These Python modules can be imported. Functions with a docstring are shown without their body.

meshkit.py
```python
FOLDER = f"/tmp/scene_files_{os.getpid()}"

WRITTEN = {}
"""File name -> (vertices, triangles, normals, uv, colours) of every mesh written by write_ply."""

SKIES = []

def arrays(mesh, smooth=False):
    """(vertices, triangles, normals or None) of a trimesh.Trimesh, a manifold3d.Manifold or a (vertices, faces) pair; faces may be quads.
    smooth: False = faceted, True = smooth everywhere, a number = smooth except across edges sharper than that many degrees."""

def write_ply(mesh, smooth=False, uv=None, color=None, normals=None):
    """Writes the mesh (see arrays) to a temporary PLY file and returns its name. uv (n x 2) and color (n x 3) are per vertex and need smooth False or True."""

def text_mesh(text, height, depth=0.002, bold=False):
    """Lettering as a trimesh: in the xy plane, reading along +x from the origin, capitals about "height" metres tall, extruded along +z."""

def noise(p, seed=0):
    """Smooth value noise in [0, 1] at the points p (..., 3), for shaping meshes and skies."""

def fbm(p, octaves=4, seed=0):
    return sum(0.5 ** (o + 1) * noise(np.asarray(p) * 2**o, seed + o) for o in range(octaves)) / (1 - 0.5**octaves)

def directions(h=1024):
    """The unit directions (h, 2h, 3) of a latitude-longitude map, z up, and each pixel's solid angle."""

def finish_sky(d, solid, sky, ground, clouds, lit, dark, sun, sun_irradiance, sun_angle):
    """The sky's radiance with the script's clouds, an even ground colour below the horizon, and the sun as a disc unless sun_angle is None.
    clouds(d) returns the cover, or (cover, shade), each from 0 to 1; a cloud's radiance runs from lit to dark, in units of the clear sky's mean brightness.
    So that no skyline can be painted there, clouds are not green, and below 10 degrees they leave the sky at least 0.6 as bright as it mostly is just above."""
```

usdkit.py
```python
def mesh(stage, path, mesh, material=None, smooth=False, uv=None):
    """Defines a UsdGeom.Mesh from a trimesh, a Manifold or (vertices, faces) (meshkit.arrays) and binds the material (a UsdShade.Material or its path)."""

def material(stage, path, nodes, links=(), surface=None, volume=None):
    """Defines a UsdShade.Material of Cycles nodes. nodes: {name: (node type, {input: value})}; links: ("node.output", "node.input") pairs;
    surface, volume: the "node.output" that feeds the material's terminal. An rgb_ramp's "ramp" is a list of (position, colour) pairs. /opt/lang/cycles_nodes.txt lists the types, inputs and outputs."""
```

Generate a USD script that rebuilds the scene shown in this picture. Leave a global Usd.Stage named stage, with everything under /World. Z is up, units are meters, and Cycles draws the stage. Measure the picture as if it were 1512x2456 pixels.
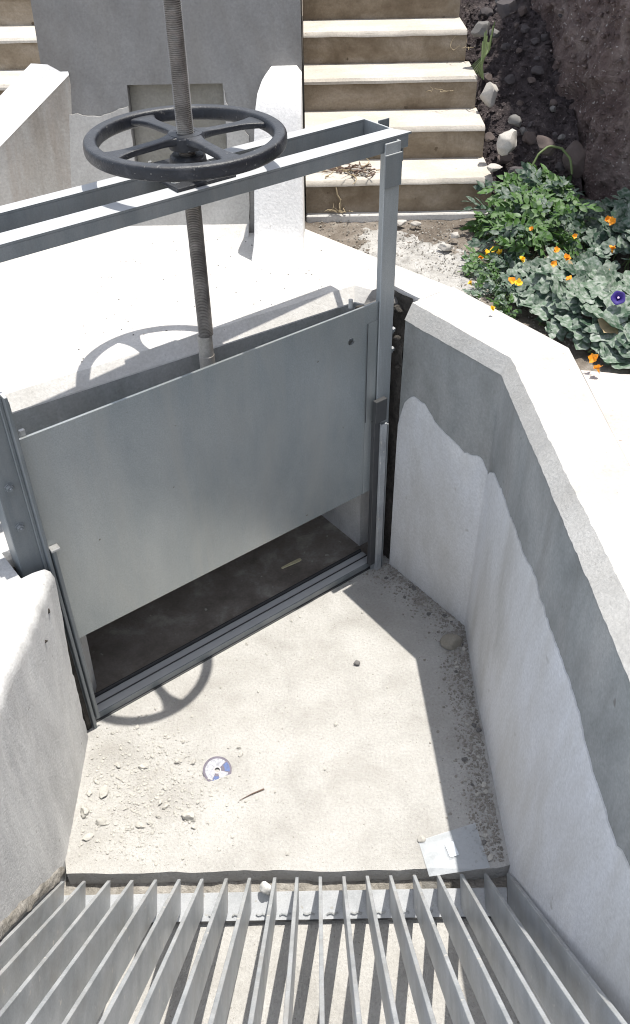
import math, random
import numpy as np
import trimesh
import manifold3d as m3
import shapely
from shapely.geometry import Polygon, Point
import usdkit, meshkit
from pxr import Usd, UsdGeom, UsdLux, UsdShade, Sdf, Gf, Vt

stage = Usd.Stage.CreateInMemory()
UsdGeom.SetStageUpAxis(stage, 'Z'); UsdGeom.SetStageMetersPerUnit(stage, 1.0)
UsdGeom.Xform.Define(stage, '/World')
UsdGeom.Scope.Define(stage, '/World/Looks')
V = np.array

# ------------------------------------------------------------------ camera, sky, sun
PITCH, ROLL, EYE = math.radians(39.73), math.radians(-1.05), 3.1
fw = V([0, math.cos(PITCH), -math.sin(PITCH)]); up0 = V([0, math.sin(PITCH), math.cos(PITCH)]); rt0 = V([1., 0, 0])
rt = rt0*math.cos(ROLL) + up0*math.sin(ROLL); up = up0*math.cos(ROLL) - rt0*math.sin(ROLL)
cam = UsdGeom.Camera.Define(stage, '/World/camera')
cam.CreateHorizontalApertureAttr(36.0); cam.CreateFocalLengthAttr(36.0*2162/1512)
cam.CreateClippingRangeAttr((0.05, 500.0))
cam.AddTransformOp().Set(Gf.Matrix4d(*[float(c) for c in (*rt, 0, *up, 0, *(-fw), 0, 0, 0, EYE, 1)]))
cam.CreateExposureAttr(0.86)

SUN = V([0.186, 0.130, 1.0]); SUN /= np.linalg.norm(SUN)
SUN_EL, SUN_AZ = math.asin(SUN[2]), math.atan2(SUN[0], SUN[1])
SKY, SUNI = 0.15, 0.93
usdkit.material(stage, '/World/Looks/sky_look', {
    's': ('sky_texture', {'sky_type': 'single_scattering', 'sun_disc': False, 'sun_elevation': SUN_EL, 'sun_rotation': SUN_AZ, 'aerosol_density': 1.6}),
    'h': ('hsv', {'saturation': 0.45, 'value': 1.04}),   # a slightly milky, dusty sky
    'b': ('background_shader', {'strength': SKY})}, [('s.color', 'h.color'), ('h.color', 'b.color')], surface='b.background')
dome = UsdLux.DomeLight.Define(stage, '/World/sky')
UsdShade.MaterialBindingAPI.Apply(dome.GetPrim()).Bind(UsdShade.Material.Get(stage, '/World/Looks/sky_look'))
dome.GetPrim().SetCustomDataByKey('kind', 'structure')
dome.GetPrim().SetCustomDataByKey('label', 'bright clear midday sky over the channel')
sun = UsdLux.DistantLight.Define(stage, '/World/sun')
sun.CreateNormalizeAttr(True); sun.CreateIntensityAttr(SUNI); sun.CreateAngleAttr(0.5); sun.CreateColorAttr(Gf.Vec3f(1, 0.955, 0.88))
z_ = SUN; x_ = np.cross([0, 1, 0], z_); x_ /= np.linalg.norm(x_); y_ = np.cross(z_, x_)
sun.AddTransformOp().Set(Gf.Matrix4d(*[float(c) for c in (*x_, 0, *y_, 0, *z_, 0, 0, 0, 0, 1)]))

# ------------------------------------------------------------------ helpers
used = {}
def name_for(parent, name):
    k = (parent, name); used[k] = used.get(k, 0) + 1
    return f'{parent}/{name}' if used[k] == 1 else f'{parent}/{name}_{used[k]-1:03d}'
def path_of(p):
    return '/World' if p is None else (p if isinstance(p, str) else str(p.GetPath()))
def tag(p, label=None, cat=None, group=None, kind=None):
    p = p.GetPrim() if hasattr(p, 'GetPrim') else p
    for k, v in (('label', label), ('category', cat), ('group', group), ('kind', kind)):
        if v: p.SetCustomDataByKey(k, v)
    return p
def obj(name, mesh, mat, parent=None, smooth=False, **kw):
    m = usdkit.mesh(stage, name_for(path_of(parent), name), mesh, M[mat], smooth=smooth)
    return tag(m, **kw)
def thing(name, label, cat, loc=(0, 0, 0), rz=0.0, group=None, rot=None):
    x = UsdGeom.Xform.Define(stage, name_for('/World', name))
    x.AddTranslateOp().Set(Gf.Vec3d(*map(float, loc)))
    if rot is not None: x.AddRotateXYZOp().Set(Gf.Vec3f(*map(float, rot)))
    elif rz: x.AddRotateZOp().Set(float(rz))
    return tag(x, label, cat, group)
def copy(src, name, loc, rz=0.0, scale=None, **kw):
    x = UsdGeom.Xform.Define(stage, name_for('/World', name))
    x.AddTranslateOp().Set(Gf.Vec3d(*map(float, loc)))
    if np.ndim(rz): x.AddRotateXYZOp().Set(Gf.Vec3f(*map(float, rz)))
    else: x.AddRotateZOp().Set(float(rz))
    if scale is not None: x.AddScaleOp().Set(Gf.Vec3f(*map(float, scale)))
    x.GetPrim().GetReferences().AddInternalReference(src); x.GetPrim().SetInstanceable(True)
    return tag(x, **kw)
cat_ = trimesh.util.concatenate
def box(x0, x1, y0, y1, z0, z1):
    b = trimesh.creation.box((x1-x0, y1-y0, z1-z0)); b.apply_translation(((x0+x1)/2, (y0+y1)/2, (z0+z1)/2)); return b
def bev(x0, x1, y0, y1, z0, z1, r=0.0015):
    """a box with chamfered edges: hull of three boxes"""
    return cat_([box(x0+r, x1-r, y0+r, y1-r, z0, z1), box(x0, x1, y0+r, y1-r, z0+r, z1-r), box(x0+r, x1-r, y0, y1, z0+r, z1-r)]).convex_hull
def cyl(r, p0, p1, n=20):
    return trimesh.creation.cylinder(r, segment=[p0, p1], sections=n)
def tube(pts, r, n=6):
    pts = np.asarray(pts, float); N = len(pts); rr = np.broadcast_to(r, N)
    t = np.gradient(pts, axis=0); t /= np.linalg.norm(t, axis=1)[:, None]
    a = np.cross(t, [0.3, 0.5, 0.81]); a /= np.linalg.norm(a, axis=1)[:, None]; b = np.cross(t, a)
    th = np.arange(n)/n*2*np.pi
    v = (pts[:, None] + rr[:, None, None]*(np.cos(th)[None, :, None]*a[:, None] + np.sin(th)[None, :, None]*b[:, None])).reshape(-1, 3)
    f = []
    for i in range(N-1):
        for k in range(n):
            k2 = (k+1) % n; f += [[i*n+k, i*n+k2, (i+1)*n+k2], [i*n+k, (i+1)*n+k2, (i+1)*n+k]]
    for k in range(1, n-1):
        f += [[0, k+1, k], [(N-1)*n, (N-1)*n+k, (N-1)*n+k+1]]
    return trimesh.Trimesh(v, f, process=False)
def lathe(prof, n=48):
    return trimesh.creation.revolve(np.asarray(prof, float), sections=n)
def prism(poly, z0, z1):
    if not isinstance(poly, Polygon): poly = Polygon(poly)
    e = trimesh.creation.extrude_polygon(poly, z1-z0, engine='earcut'); e.apply_translation((0, 0, z0)); return e
def mani(t):
    t = trimesh.Trimesh(t.vertices, t.faces, process=True); t.merge_vertices()
    return m3.Manifold(m3.Mesh(np.asarray(t.vertices, np.float32), np.asarray(t.faces, np.uint32)))
def unman(m):
    a = m.to_mesh(); return trimesh.Trimesh(np.array(a.vert_properties[:, :3]), np.array(a.tri_verts), process=False)
def loft(rings):
    """closed solid through rings (stations x profile x 3), ring order counter-clockwise seen from the start"""
    r = np.asarray(rings, float); S, P = r.shape[:2]; v = r.reshape(-1, 3); f = []
    for i in range(S-1):
        for k in range(P):
            k2 = (k+1) % P; f += [[i*P+k, i*P+k2, (i+1)*P+k2], [i*P+k, (i+1)*P+k2, (i+1)*P+k]]
    for base, flip in ((0, 1), ((S-1)*P, 0)):
        c = len(v); v = np.vstack([v, r[0 if flip else -1].mean(0)])
        for k in range(P):
            k2 = (k+1) % P; f.append([c, base+k2, base+k] if flip else [c, base+k, base+k2])
    t = trimesh.Trimesh(v, f, process=False)
    if t.volume < 0: t.invert()
    return t
def along(path, t):
    """points at parameters t (0..1 by length) on a polyline"""
    p = np.asarray(path, float); d = np.r_[0, np.cumsum(np.linalg.norm(np.diff(p, axis=0), axis=1))]; d /= d[-1]
    return np.stack([np.interp(t, d, p[:, k]) for k in range(p.shape[1])], 1)
def rock(r, seed, squash=0.7, sub=2, rough=0.45, facets=7):
    rg = np.random.default_rng(seed); s = trimesh.creation.icosphere(subdivisions=sub); v = s.vertices.copy()
    for _ in range(facets):
        d = rg.normal(size=3); d /= np.linalg.norm(d); c = rg.uniform(0.55, 0.85); h = v@d; v -= np.outer(np.maximum(h-c, 0), d)
    v *= (1 + rough*(meshkit.fbm(v*1.6+seed*3.7, 3, seed)-0.5))[:, None]
    v *= V([1, rg.uniform(0.65, 0.95), squash])*r; s.vertices = v; return s
def grid(nx, ny, fn):
    u, w = np.meshgrid(np.linspace(0, 1, nx), np.linspace(0, 1, ny), indexing='ij'); v = fn(u.ravel(), w.ravel())
    i = np.arange(nx*ny).reshape(nx, ny); q = np.stack([i[:-1, :-1], i[1:, :-1], i[1:, 1:], i[:-1, 1:]], -1).reshape(-1, 4)
    return trimesh.Trimesh(v, np.vstack([q[:, [0, 1, 2]], q[:, [0, 2, 3]]]), process=False)

# ------------------------------------------------------------------ materials
M = {}
def mottle(key, stops, scale=3.0, rough=0.85, bump=0.25, fine=90.0, dist=0.004, spots=0.0, spotcol=(0.1, 0.09, 0.08), streak=None, metallic=0.0, spec=0.3, dust=0.0, spotscale=0.45, stain=0.0, staincol=(0.12, 0.10, 0.08), stainscale=1.3, stainstretch=(6, 6, 0.8)):
    """large mottling through a ramp, fine grain, optional streaks and spots; all in world position"""
    n = {'g': ('geometry', {}),
         'mp': ('mapping', {'scale': streak or (1, 1, 1)}),
         'a': ('noise_texture', {'scale': scale, 'detail': 6.0, 'roughness': 0.62, 'distortion': 0.35}),
         'r': ('rgb_ramp', {'ramp': stops}),
         'f': ('noise_texture', {'scale': fine, 'detail': 4.0, 'roughness': 0.7}),
         'fr': ('rgb_ramp', {'ramp': [(0.25, (0.80, 0.80, 0.80)), (0.75, (1.12, 1.12, 1.12))]}),
         'mul': ('mix_color', {'blend_type': 'multiply', 'fac': 1.0, 'use_clamp': False}),
         'm2': ('noise_texture', {'scale': fine*0.22, 'detail': 5.0, 'roughness': 0.65}),
         'sum': ('math', {'math_type': 'multiply_add', 'value2': 0.6}),
         'b': ('bump', {'strength': bump, 'distance': dist}),
         'p': ('principled_bsdf', {'roughness': rough, 'metallic': metallic, 'specular_ior_level': spec})}
    l = [('g.position', 'mp.vector'), ('mp.vector', 'a.vector'), ('a.fac', 'r.fac'), ('g.position', 'f.vector'), ('f.fac', 'fr.fac'),
         ('r.color', 'mul.a'), ('fr.color', 'mul.b'), ('g.position', 'm2.vector'), ('m2.fac', 'sum.value1'), ('f.fac', 'sum.value3'), ('sum.value', 'b.height'), ('b.normal', 'p.normal')]
    last = 'mul.result'
    if spots:
        n['s'] = ('noise_texture', {'scale': fine*spotscale, 'detail': 2.0, 'roughness': 0.5}); n['sr'] = ('rgb_ramp', {'ramp': [(spots, (0, 0, 0)), (spots+0.05, (1, 1, 1))]})
        n['sm'] = ('mix_color', {'blend_type': 'mix', 'b': spotcol})
        l += [('g.position', 's.vector'), ('s.fac', 'sr.fac'), ('sr.color', 'sm.fac'), (last, 'sm.a')]; last = 'sm.result'
    if stain:
        n['tm'] = ('mapping', {'scale': stainstretch}); n['tn'] = ('noise_texture', {'scale': stainscale, 'detail': 7.0, 'roughness': 0.68, 'distortion': 0.6})
        n['tr'] = ('rgb_ramp', {'ramp': [(0.46, (0, 0, 0)), (0.72, (stain,)*3)]}); n['tx'] = ('mix_color', {'blend_type': 'mix', 'b': staincol})
        l += [('g.position', 'tm.vector'), ('tm.vector', 'tn.vector'), ('tn.fac', 'tr.fac'), ('tr.color', 'tx.fac'), (last, 'tx.a')]; last = 'tx.result'
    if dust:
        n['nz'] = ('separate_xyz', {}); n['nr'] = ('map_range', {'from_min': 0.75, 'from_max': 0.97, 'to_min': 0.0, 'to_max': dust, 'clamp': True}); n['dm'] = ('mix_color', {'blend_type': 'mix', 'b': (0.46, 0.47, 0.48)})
        l += [('g.normal', 'nz.vector'), ('nz.z', 'nr.value'), ('nr.result', 'dm.fac'), (last, 'dm.a')]; last = 'dm.result'  # dust tint on upward faces, also standing in for sunlight on tops
    l.append((last, 'p.base_color'))
    M[key] = usdkit.material(stage, f'/World/Looks/{key}', n, l, surface='p.BSDF')
def plain(key, col, rough=0.5, metallic=0.0, var=0.15, scale=25.0, bump=0.1, spec=0.5):
    d = [(0.3, tuple(c*(1-var) for c in col)), (0.7, tuple(c*(1+var) for c in col))]
    mottle(key, d, scale=scale, rough=rough, bump=bump, fine=160, dist=0.001, metallic=metallic, spec=spec)

mottle('slab_concrete', [(0.25, (0.42, 0.41, 0.385)), (0.5, (0.53, 0.52, 0.50)), (0.75, (0.61, 0.60, 0.58))], scale=2.5, bump=0.4, spots=0.74, spotcol=(0.30, 0.28, 0.25), stain=0.35, staincol=(0.36, 0.34, 0.31), stainscale=2.0, stainstretch=(1.5, 1.5, 1.5))
mottle('sunlit_white', [(0.3, (0.72, 0.71, 0.70)), (0.7, (0.80, 0.795, 0.785))], scale=3, bump=0.4, spots=0.76, spotcol=(0.45, 0.42, 0.38))  # paler than concrete so the sloped wings look fully sunlit
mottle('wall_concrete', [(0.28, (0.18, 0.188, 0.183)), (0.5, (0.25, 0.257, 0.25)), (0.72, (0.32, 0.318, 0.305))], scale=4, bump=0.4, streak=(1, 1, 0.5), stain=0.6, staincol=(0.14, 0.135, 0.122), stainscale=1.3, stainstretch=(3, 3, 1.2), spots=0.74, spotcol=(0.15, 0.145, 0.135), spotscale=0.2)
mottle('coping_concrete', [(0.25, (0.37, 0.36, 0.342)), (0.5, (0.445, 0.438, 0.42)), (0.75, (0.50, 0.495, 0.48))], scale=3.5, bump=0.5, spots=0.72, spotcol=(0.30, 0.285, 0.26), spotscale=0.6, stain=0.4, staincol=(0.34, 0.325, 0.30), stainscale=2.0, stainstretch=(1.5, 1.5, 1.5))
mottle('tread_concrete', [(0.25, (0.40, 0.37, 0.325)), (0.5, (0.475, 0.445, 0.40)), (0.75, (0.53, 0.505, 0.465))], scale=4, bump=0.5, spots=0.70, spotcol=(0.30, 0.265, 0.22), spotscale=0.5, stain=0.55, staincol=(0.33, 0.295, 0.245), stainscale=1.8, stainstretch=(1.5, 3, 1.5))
mottle('left_concrete', [(0.28, (0.41, 0.41, 0.41)), (0.5, (0.54, 0.54, 0.535)), (0.72, (0.64, 0.64, 0.63))], scale=4, bump=0.7, streak=(1, 1, 0.5), stain=0.6, staincol=(0.34, 0.335, 0.33), stainscale=1.2, stainstretch=(2, 5, 1.6), spots=0.74, spotcol=(0.25, 0.24, 0.22), spotscale=0.3)
mottle('skim_plaster', [(0.28, (0.42, 0.413, 0.395)), (0.44, (0.535, 0.535, 0.53)), (0.58, (0.575, 0.58, 0.59)), (0.75, (0.68, 0.678, 0.67))], scale=2.4, bump=0.35, streak=(1, 1, 0.4), spots=0.72, spotcol=(0.40, 0.395, 0.38), spotscale=0.15, stain=0.5, staincol=(0.38, 0.362, 0.325), stainscale=1.0, stainstretch=(4, 4, 1.2))
mottle('floor_concrete', [(0.25, (0.335, 0.325, 0.305)), (0.5, (0.425, 0.416, 0.396)), (0.75, (0.485, 0.477, 0.458))], scale=4.2, bump=1.0, dist=0.008, spots=0.68, spotcol=(0.25, 0.238, 0.215), spotscale=0.9, stain=0.5, staincol=(0.30, 0.285, 0.26), stainscale=2.2, stainstretch=(1.2, 1.8, 1))
mottle('dark_floor', [(0.3, (0.19, 0.165, 0.145)), (0.55, (0.30, 0.27, 0.24)), (0.75, (0.52, 0.49, 0.44))], scale=6, rough=0.7, bump=0.7, spots=0.70, spotcol=(0.5, 0.48, 0.42), spotscale=0.3)  # browner and darker than floor_concrete
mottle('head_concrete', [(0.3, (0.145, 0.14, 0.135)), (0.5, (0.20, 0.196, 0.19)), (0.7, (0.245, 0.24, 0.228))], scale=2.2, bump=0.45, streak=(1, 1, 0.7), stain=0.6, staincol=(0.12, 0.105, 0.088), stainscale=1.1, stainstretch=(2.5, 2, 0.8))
mottle('pale_plaster', [(0.3, (0.34, 0.325, 0.30)), (0.7, (0.46, 0.445, 0.42))], scale=5, bump=0.5)
mottle('niche_concrete', [(0.3, (0.165, 0.155, 0.128)), (0.7, (0.235, 0.225, 0.20))], scale=5, bump=0.4)
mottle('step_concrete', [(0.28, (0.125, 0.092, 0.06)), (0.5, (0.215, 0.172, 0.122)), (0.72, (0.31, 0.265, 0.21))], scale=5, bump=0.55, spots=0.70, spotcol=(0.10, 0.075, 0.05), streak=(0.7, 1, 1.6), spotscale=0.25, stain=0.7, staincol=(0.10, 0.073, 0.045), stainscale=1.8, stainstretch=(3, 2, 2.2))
mottle('wing_side', [(0.3, (0.25, 0.22, 0.185)), (0.5, (0.36, 0.34, 0.31)), (0.75, (0.44, 0.425, 0.405))], scale=3, bump=0.5, streak=(2, 2, 0.3), stain=0.6, staincol=(0.24, 0.185, 0.14), stainscale=1.4, stainstretch=(4, 4, 0.5))
mottle('slot_shade', [(0.3, (0.03, 0.028, 0.025)), (0.7, (0.09, 0.08, 0.07))], scale=20, bump=1.0, dist=0.01)  # near black, for the shade inside slots and pits
mottle('rough_mortar', [(0.3, (0.20, 0.185, 0.16)), (0.5, (0.30, 0.28, 0.25)), (0.75, (0.42, 0.40, 0.37))], scale=14, bump=1.0, dist=0.01)
mottle('soil', [(0.28, (0.075, 0.06, 0.05)), (0.45, (0.16, 0.135, 0.11)), (0.58, (0.24, 0.21, 0.18)), (0.72, (0.38, 0.35, 0.31))], scale=5.5, bump=1.0, fine=110, dist=0.012, spots=0.69, spotcol=(0.06, 0.05, 0.04), spotscale=1.2)
mottle('lime_dust', [(0.3, (0.22, 0.21, 0.195)), (0.45, (0.40, 0.39, 0.37)), (0.65, (0.50, 0.49, 0.47))], scale=11, bump=1.0, fine=120, dist=0.01, spots=0.66, spotcol=(0.14, 0.125, 0.11), spotscale=1.0)
mottle('bank_earth', [(0.25, (0.075, 0.05, 0.045)), (0.45, (0.14, 0.10, 0.092)), (0.6, (0.20, 0.155, 0.14)), (0.78, (0.34, 0.285, 0.265))], scale=7.5, bump=1.0, fine=60, dist=0.03, spots=0.66, spotcol=(0.45, 0.41, 0.39), streak=(1, 1, 0.55), spotscale=1.3)
mottle('rubble_earth', [(0.3, (0.035, 0.026, 0.028)), (0.55, (0.075, 0.06, 0.062)), (0.8, (0.18, 0.15, 0.14))], scale=11, bump=1.0, fine=70, dist=0.03, spots=0.66, spotcol=(0.25, 0.22, 0.21), spotscale=1.0)
mottle('ground_earth', [(0.3, (0.10, 0.08, 0.06)), (0.7, (0.24, 0.20, 0.16))], scale=1.5, bump=0.6, fine=30)
mottle('paving_concrete', [(0.3, (0.42, 0.38, 0.35)), (0.7, (0.54, 0.50, 0.475))], scale=4, bump=0.5, spots=0.68, spotcol=(0.30, 0.25, 0.22))
mottle('grey_paint', [(0.3, (0.105, 0.12, 0.128)), (0.5, (0.14, 0.156, 0.164)), (0.72, (0.18, 0.195, 0.203))], scale=7, rough=0.42, bump=0.1, fine=220, dist=0.0008, spec=0.5, streak=(1, 1, 0.3), dust=0.8, stain=0.4, staincol=(0.20, 0.20, 0.19), stainscale=3)  # dust here lightens the beam tops in the colour, as if sunlit
mottle('lit_post_paint', [(0.3, (0.19, 0.21, 0.218)), (0.5, (0.245, 0.265, 0.272)), (0.72, (0.30, 0.318, 0.322))], scale=6, rough=0.42, bump=0.1, fine=220, dist=0.0008, spec=0.5, streak=(1, 1, 0.25), dust=0.6, stain=0.4, staincol=(0.15, 0.155, 0.155), stainscale=3)  # lighter copy of grey_paint for the light the right post catches
mottle('leaf_paint', [(0.28, (0.21, 0.238, 0.245)), (0.5, (0.29, 0.315, 0.318)), (0.72, (0.375, 0.39, 0.385))], scale=2.2, rough=0.33, bump=0.05, fine=200, dist=0.0008, spec=0.6, metallic=0.55, streak=(1, 1, 0.4), spots=0.755, spotcol=(0.12, 0.11, 0.09), spotscale=0.16, stain=0.5, staincol=(0.36, 0.355, 0.33), stainscale=1.5, stainstretch=(5, 5, 0.7))
mottle('bar_paint', [(0.3, (0.22, 0.235, 0.245)), (0.5, (0.315, 0.33, 0.34)), (0.72, (0.40, 0.412, 0.42))], scale=7, rough=0.42, bump=0.25, fine=160, dist=0.0015, spec=0.5, spots=0.69, spotcol=(0.46, 0.45, 0.42), spotscale=0.2, stain=0.5, staincol=(0.22, 0.20, 0.17), stainscale=5.0, stainstretch=(1, 1, 1))
mottle('plate_paint', [(0.3, (0.40, 0.415, 0.43)), (0.5, (0.48, 0.495, 0.51)), (0.72, (0.54, 0.55, 0.56))], scale=9, rough=0.45, bump=0.12, fine=200, dist=0.001, spec=0.45, spots=0.68, spotcol=(0.36, 0.35, 0.32), spotscale=0.15)
mottle('black_iron', [(0.3, (0.006, 0.007, 0.010)), (0.55, (0.012, 0.014, 0.019)), (0.78, (0.045, 0.046, 0.05))], scale=16, rough=0.40, bump=0.9, fine=120, dist=0.002, spec=0.42, dust=0.05, spots=0.68, spotcol=(0.10, 0.098, 0.095), spotscale=0.7)  # dust here is a faint painted sheen on the rim top
mottle('stem_steel', [(0.3, (0.11, 0.10, 0.092)), (0.5, (0.21, 0.195, 0.18)), (0.72, (0.36, 0.34, 0.315))], scale=12, rough=0.40, bump=0.15, metallic=0.55, fine=160, dist=0.0008)
plain('sleeve_steel', (0.30, 0.28, 0.25), rough=0.45, metallic=0.4)
plain('bolt_steel', (0.38, 0.38, 0.37), rough=0.4, metallic=0.5)
plain('dark_trim_and_shade', (0.04, 0.041, 0.043), rough=0.5)  # dark trim, also used for strips where only shade lies
plain('pale_stone', (0.40, 0.38, 0.35), rough=0.9, bump=0.6, scale=14)
plain('crumb_concrete', (0.42, 0.405, 0.37), rough=0.9, bump=0.6, scale=20)
plain('grey_stone', (0.14, 0.135, 0.13), rough=0.9, bump=0.8, scale=14)
plain('brown_stone', (0.085, 0.066, 0.06), rough=0.9, bump=0.8, scale=14)
plain('dark_stone', (0.055, 0.048, 0.05), rough=0.9, bump=0.8, scale=14)
plain('sand_stone', (0.27, 0.25, 0.21), rough=0.9, bump=0.6, scale=14)
plain('bone_white', (0.62, 0.61, 0.58), rough=0.8)
plain('twig_brown', (0.13, 0.09, 0.07), rough=0.9)
plain('root_straw', (0.32, 0.26, 0.17), rough=0.9)
plain('wood_slip', (0.75, 0.68, 0.46), rough=0.8)
plain('disc_blue', (0.05, 0.09, 0.24), rough=0.6, var=0.4, scale=90); plain('disc_white', (0.32, 0.325, 0.36), rough=0.6, var=0.4, scale=90)
plain('disc_grit', (0.15, 0.135, 0.165), rough=0.9, bump=0.5); plain('disc_ring', (0.35, 0.32, 0.33), rough=0.5)
plain('orange_petal', (0.78, 0.30, 0.012), rough=0.6, var=0.25, scale=40); plain('yellow_petal', (0.80, 0.50, 0.02), rough=0.6, var=0.2, scale=40)
plain('purple_petal', (0.022, 0.008, 0.15), rough=0.7, var=0.2); plain('white_throat', (0.6, 0.45, 0.7), rough=0.6)
plain('paper_label', (0.70, 0.74, 0.78), rough=0.6, var=0.04)
def foliage(key, lo, hi, pale, dust, rough=0.55):
    n = {'o': ('object_info', {}), 'g': ('geometry', {}), 'rr': ('rgb_ramp', {'ramp': [(0.0, lo), (0.6, hi), (1.0, pale)]}),
         'n': ('noise_texture', {'scale': 60.0, 'detail': 4.0}), 'nr': ('rgb_ramp', {'ramp': [(0.42, (0, 0, 0)), (0.66, (dust,)*3)]}),
         'mx': ('mix_color', {'b': (0.42, 0.45, 0.42)}), 'p': ('principled_bsdf', {'roughness': rough, 'specular_ior_level': 0.35}),
         't': ('translucent_bsdf', {}), 'm': ('mix_closure', {'fac': 0.28}), 'bp': ('bump', {'strength': 0.35, 'distance': 0.004})}
    l = [('g.random_per_island', 'rr.fac'), ('g.position', 'n.vector'), ('n.fac', 'nr.fac'), ('nr.color', 'mx.fac'), ('rr.color', 'mx.a'), ('mx.result', 'p.base_color'),
         ('rr.color', 't.color'), ('p.BSDF', 'm.closure1'), ('t.BSDF', 'm.closure2'), ('n.fac', 'bp.height'), ('bp.normal', 'p.normal')]
    M[key] = usdkit.material(stage, f'/World/Looks/{key}', n, l, surface='m.closure')
foliage('leaf_dusty', (0.11, 0.17, 0.115), (0.20, 0.265, 0.20), (0.31, 0.36, 0.31), 0.75)
foliage('leaf_dark', (0.035, 0.075, 0.045), (0.07, 0.125, 0.075), (0.12, 0.18, 0.12), 0.4)
foliage('leaf_green', (0.06, 0.14, 0.025), (0.12, 0.225, 0.05), (0.20, 0.32, 0.09), 0.25)
foliage('leaf_fresh', (0.06, 0.14, 0.02), (0.10, 0.20, 0.03), (0.15, 0.25, 0.05), 0.05)
plain('dead_leaf', (0.26, 0.20, 0.11), rough=0.8); plain('stalk_green', (0.10, 0.14, 0.05), rough=0.7)
M['clear_film'] = usdkit.material(stage, '/World/Looks/clear_film', {
    'g': ('geometry', {}), 'n': ('noise_texture', {'scale': 28.0, 'detail': 4.0, 'roughness': 0.6}), 'b': ('bump', {'strength': 0.8, 'distance': 0.006}),
    't': ('transparent_bsdf', {'color': (0.93, 0.95, 0.97)}), 'd': ('diffuse_bsdf', {'color': (0.62, 0.66, 0.70)}), 'm0': ('mix_closure', {'fac': 0.38}),
    'gl': ('glossy_bsdf', {'roughness': 0.5, 'color': (0.9, 0.92, 0.95)}), 'm1': ('mix_closure', {'fac': 0.03})},
    [('g.position', 'n.vector'), ('n.fac', 'b.height'), ('b.normal', 'gl.normal'), ('t.BSDF', 'm0.closure1'), ('d.BSDF', 'm0.closure2'), ('m0.closure', 'm1.closure1'), ('gl.BSDF', 'm1.closure2')], surface='m1.closure')

# ------------------------------------------------------------------ frame of the gate: x along the gate, y away from the viewer side
GA = V([-0.954, 2.363, 0.0]); GV = V([0.798, 0.603, 0.0]); GV /= np.linalg.norm(GV); GN = V([GV[1], -GV[0], 0.0])
GROT = math.degrees(math.atan2(GV[1], GV[0]))
def gp(g, n, z=0.0): return GA + g*GV + n*GN + V([0, 0, z])
TOP, BEVZ = 1.42, 1.365
def xy(p): return (float(p[0]), float(p[1]))
def wob(p, amp, freq=5.0, seed=0):
    return (meshkit.fbm(np.atleast_2d(p)*freq, 3, seed)-0.5)*2*amp

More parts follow.
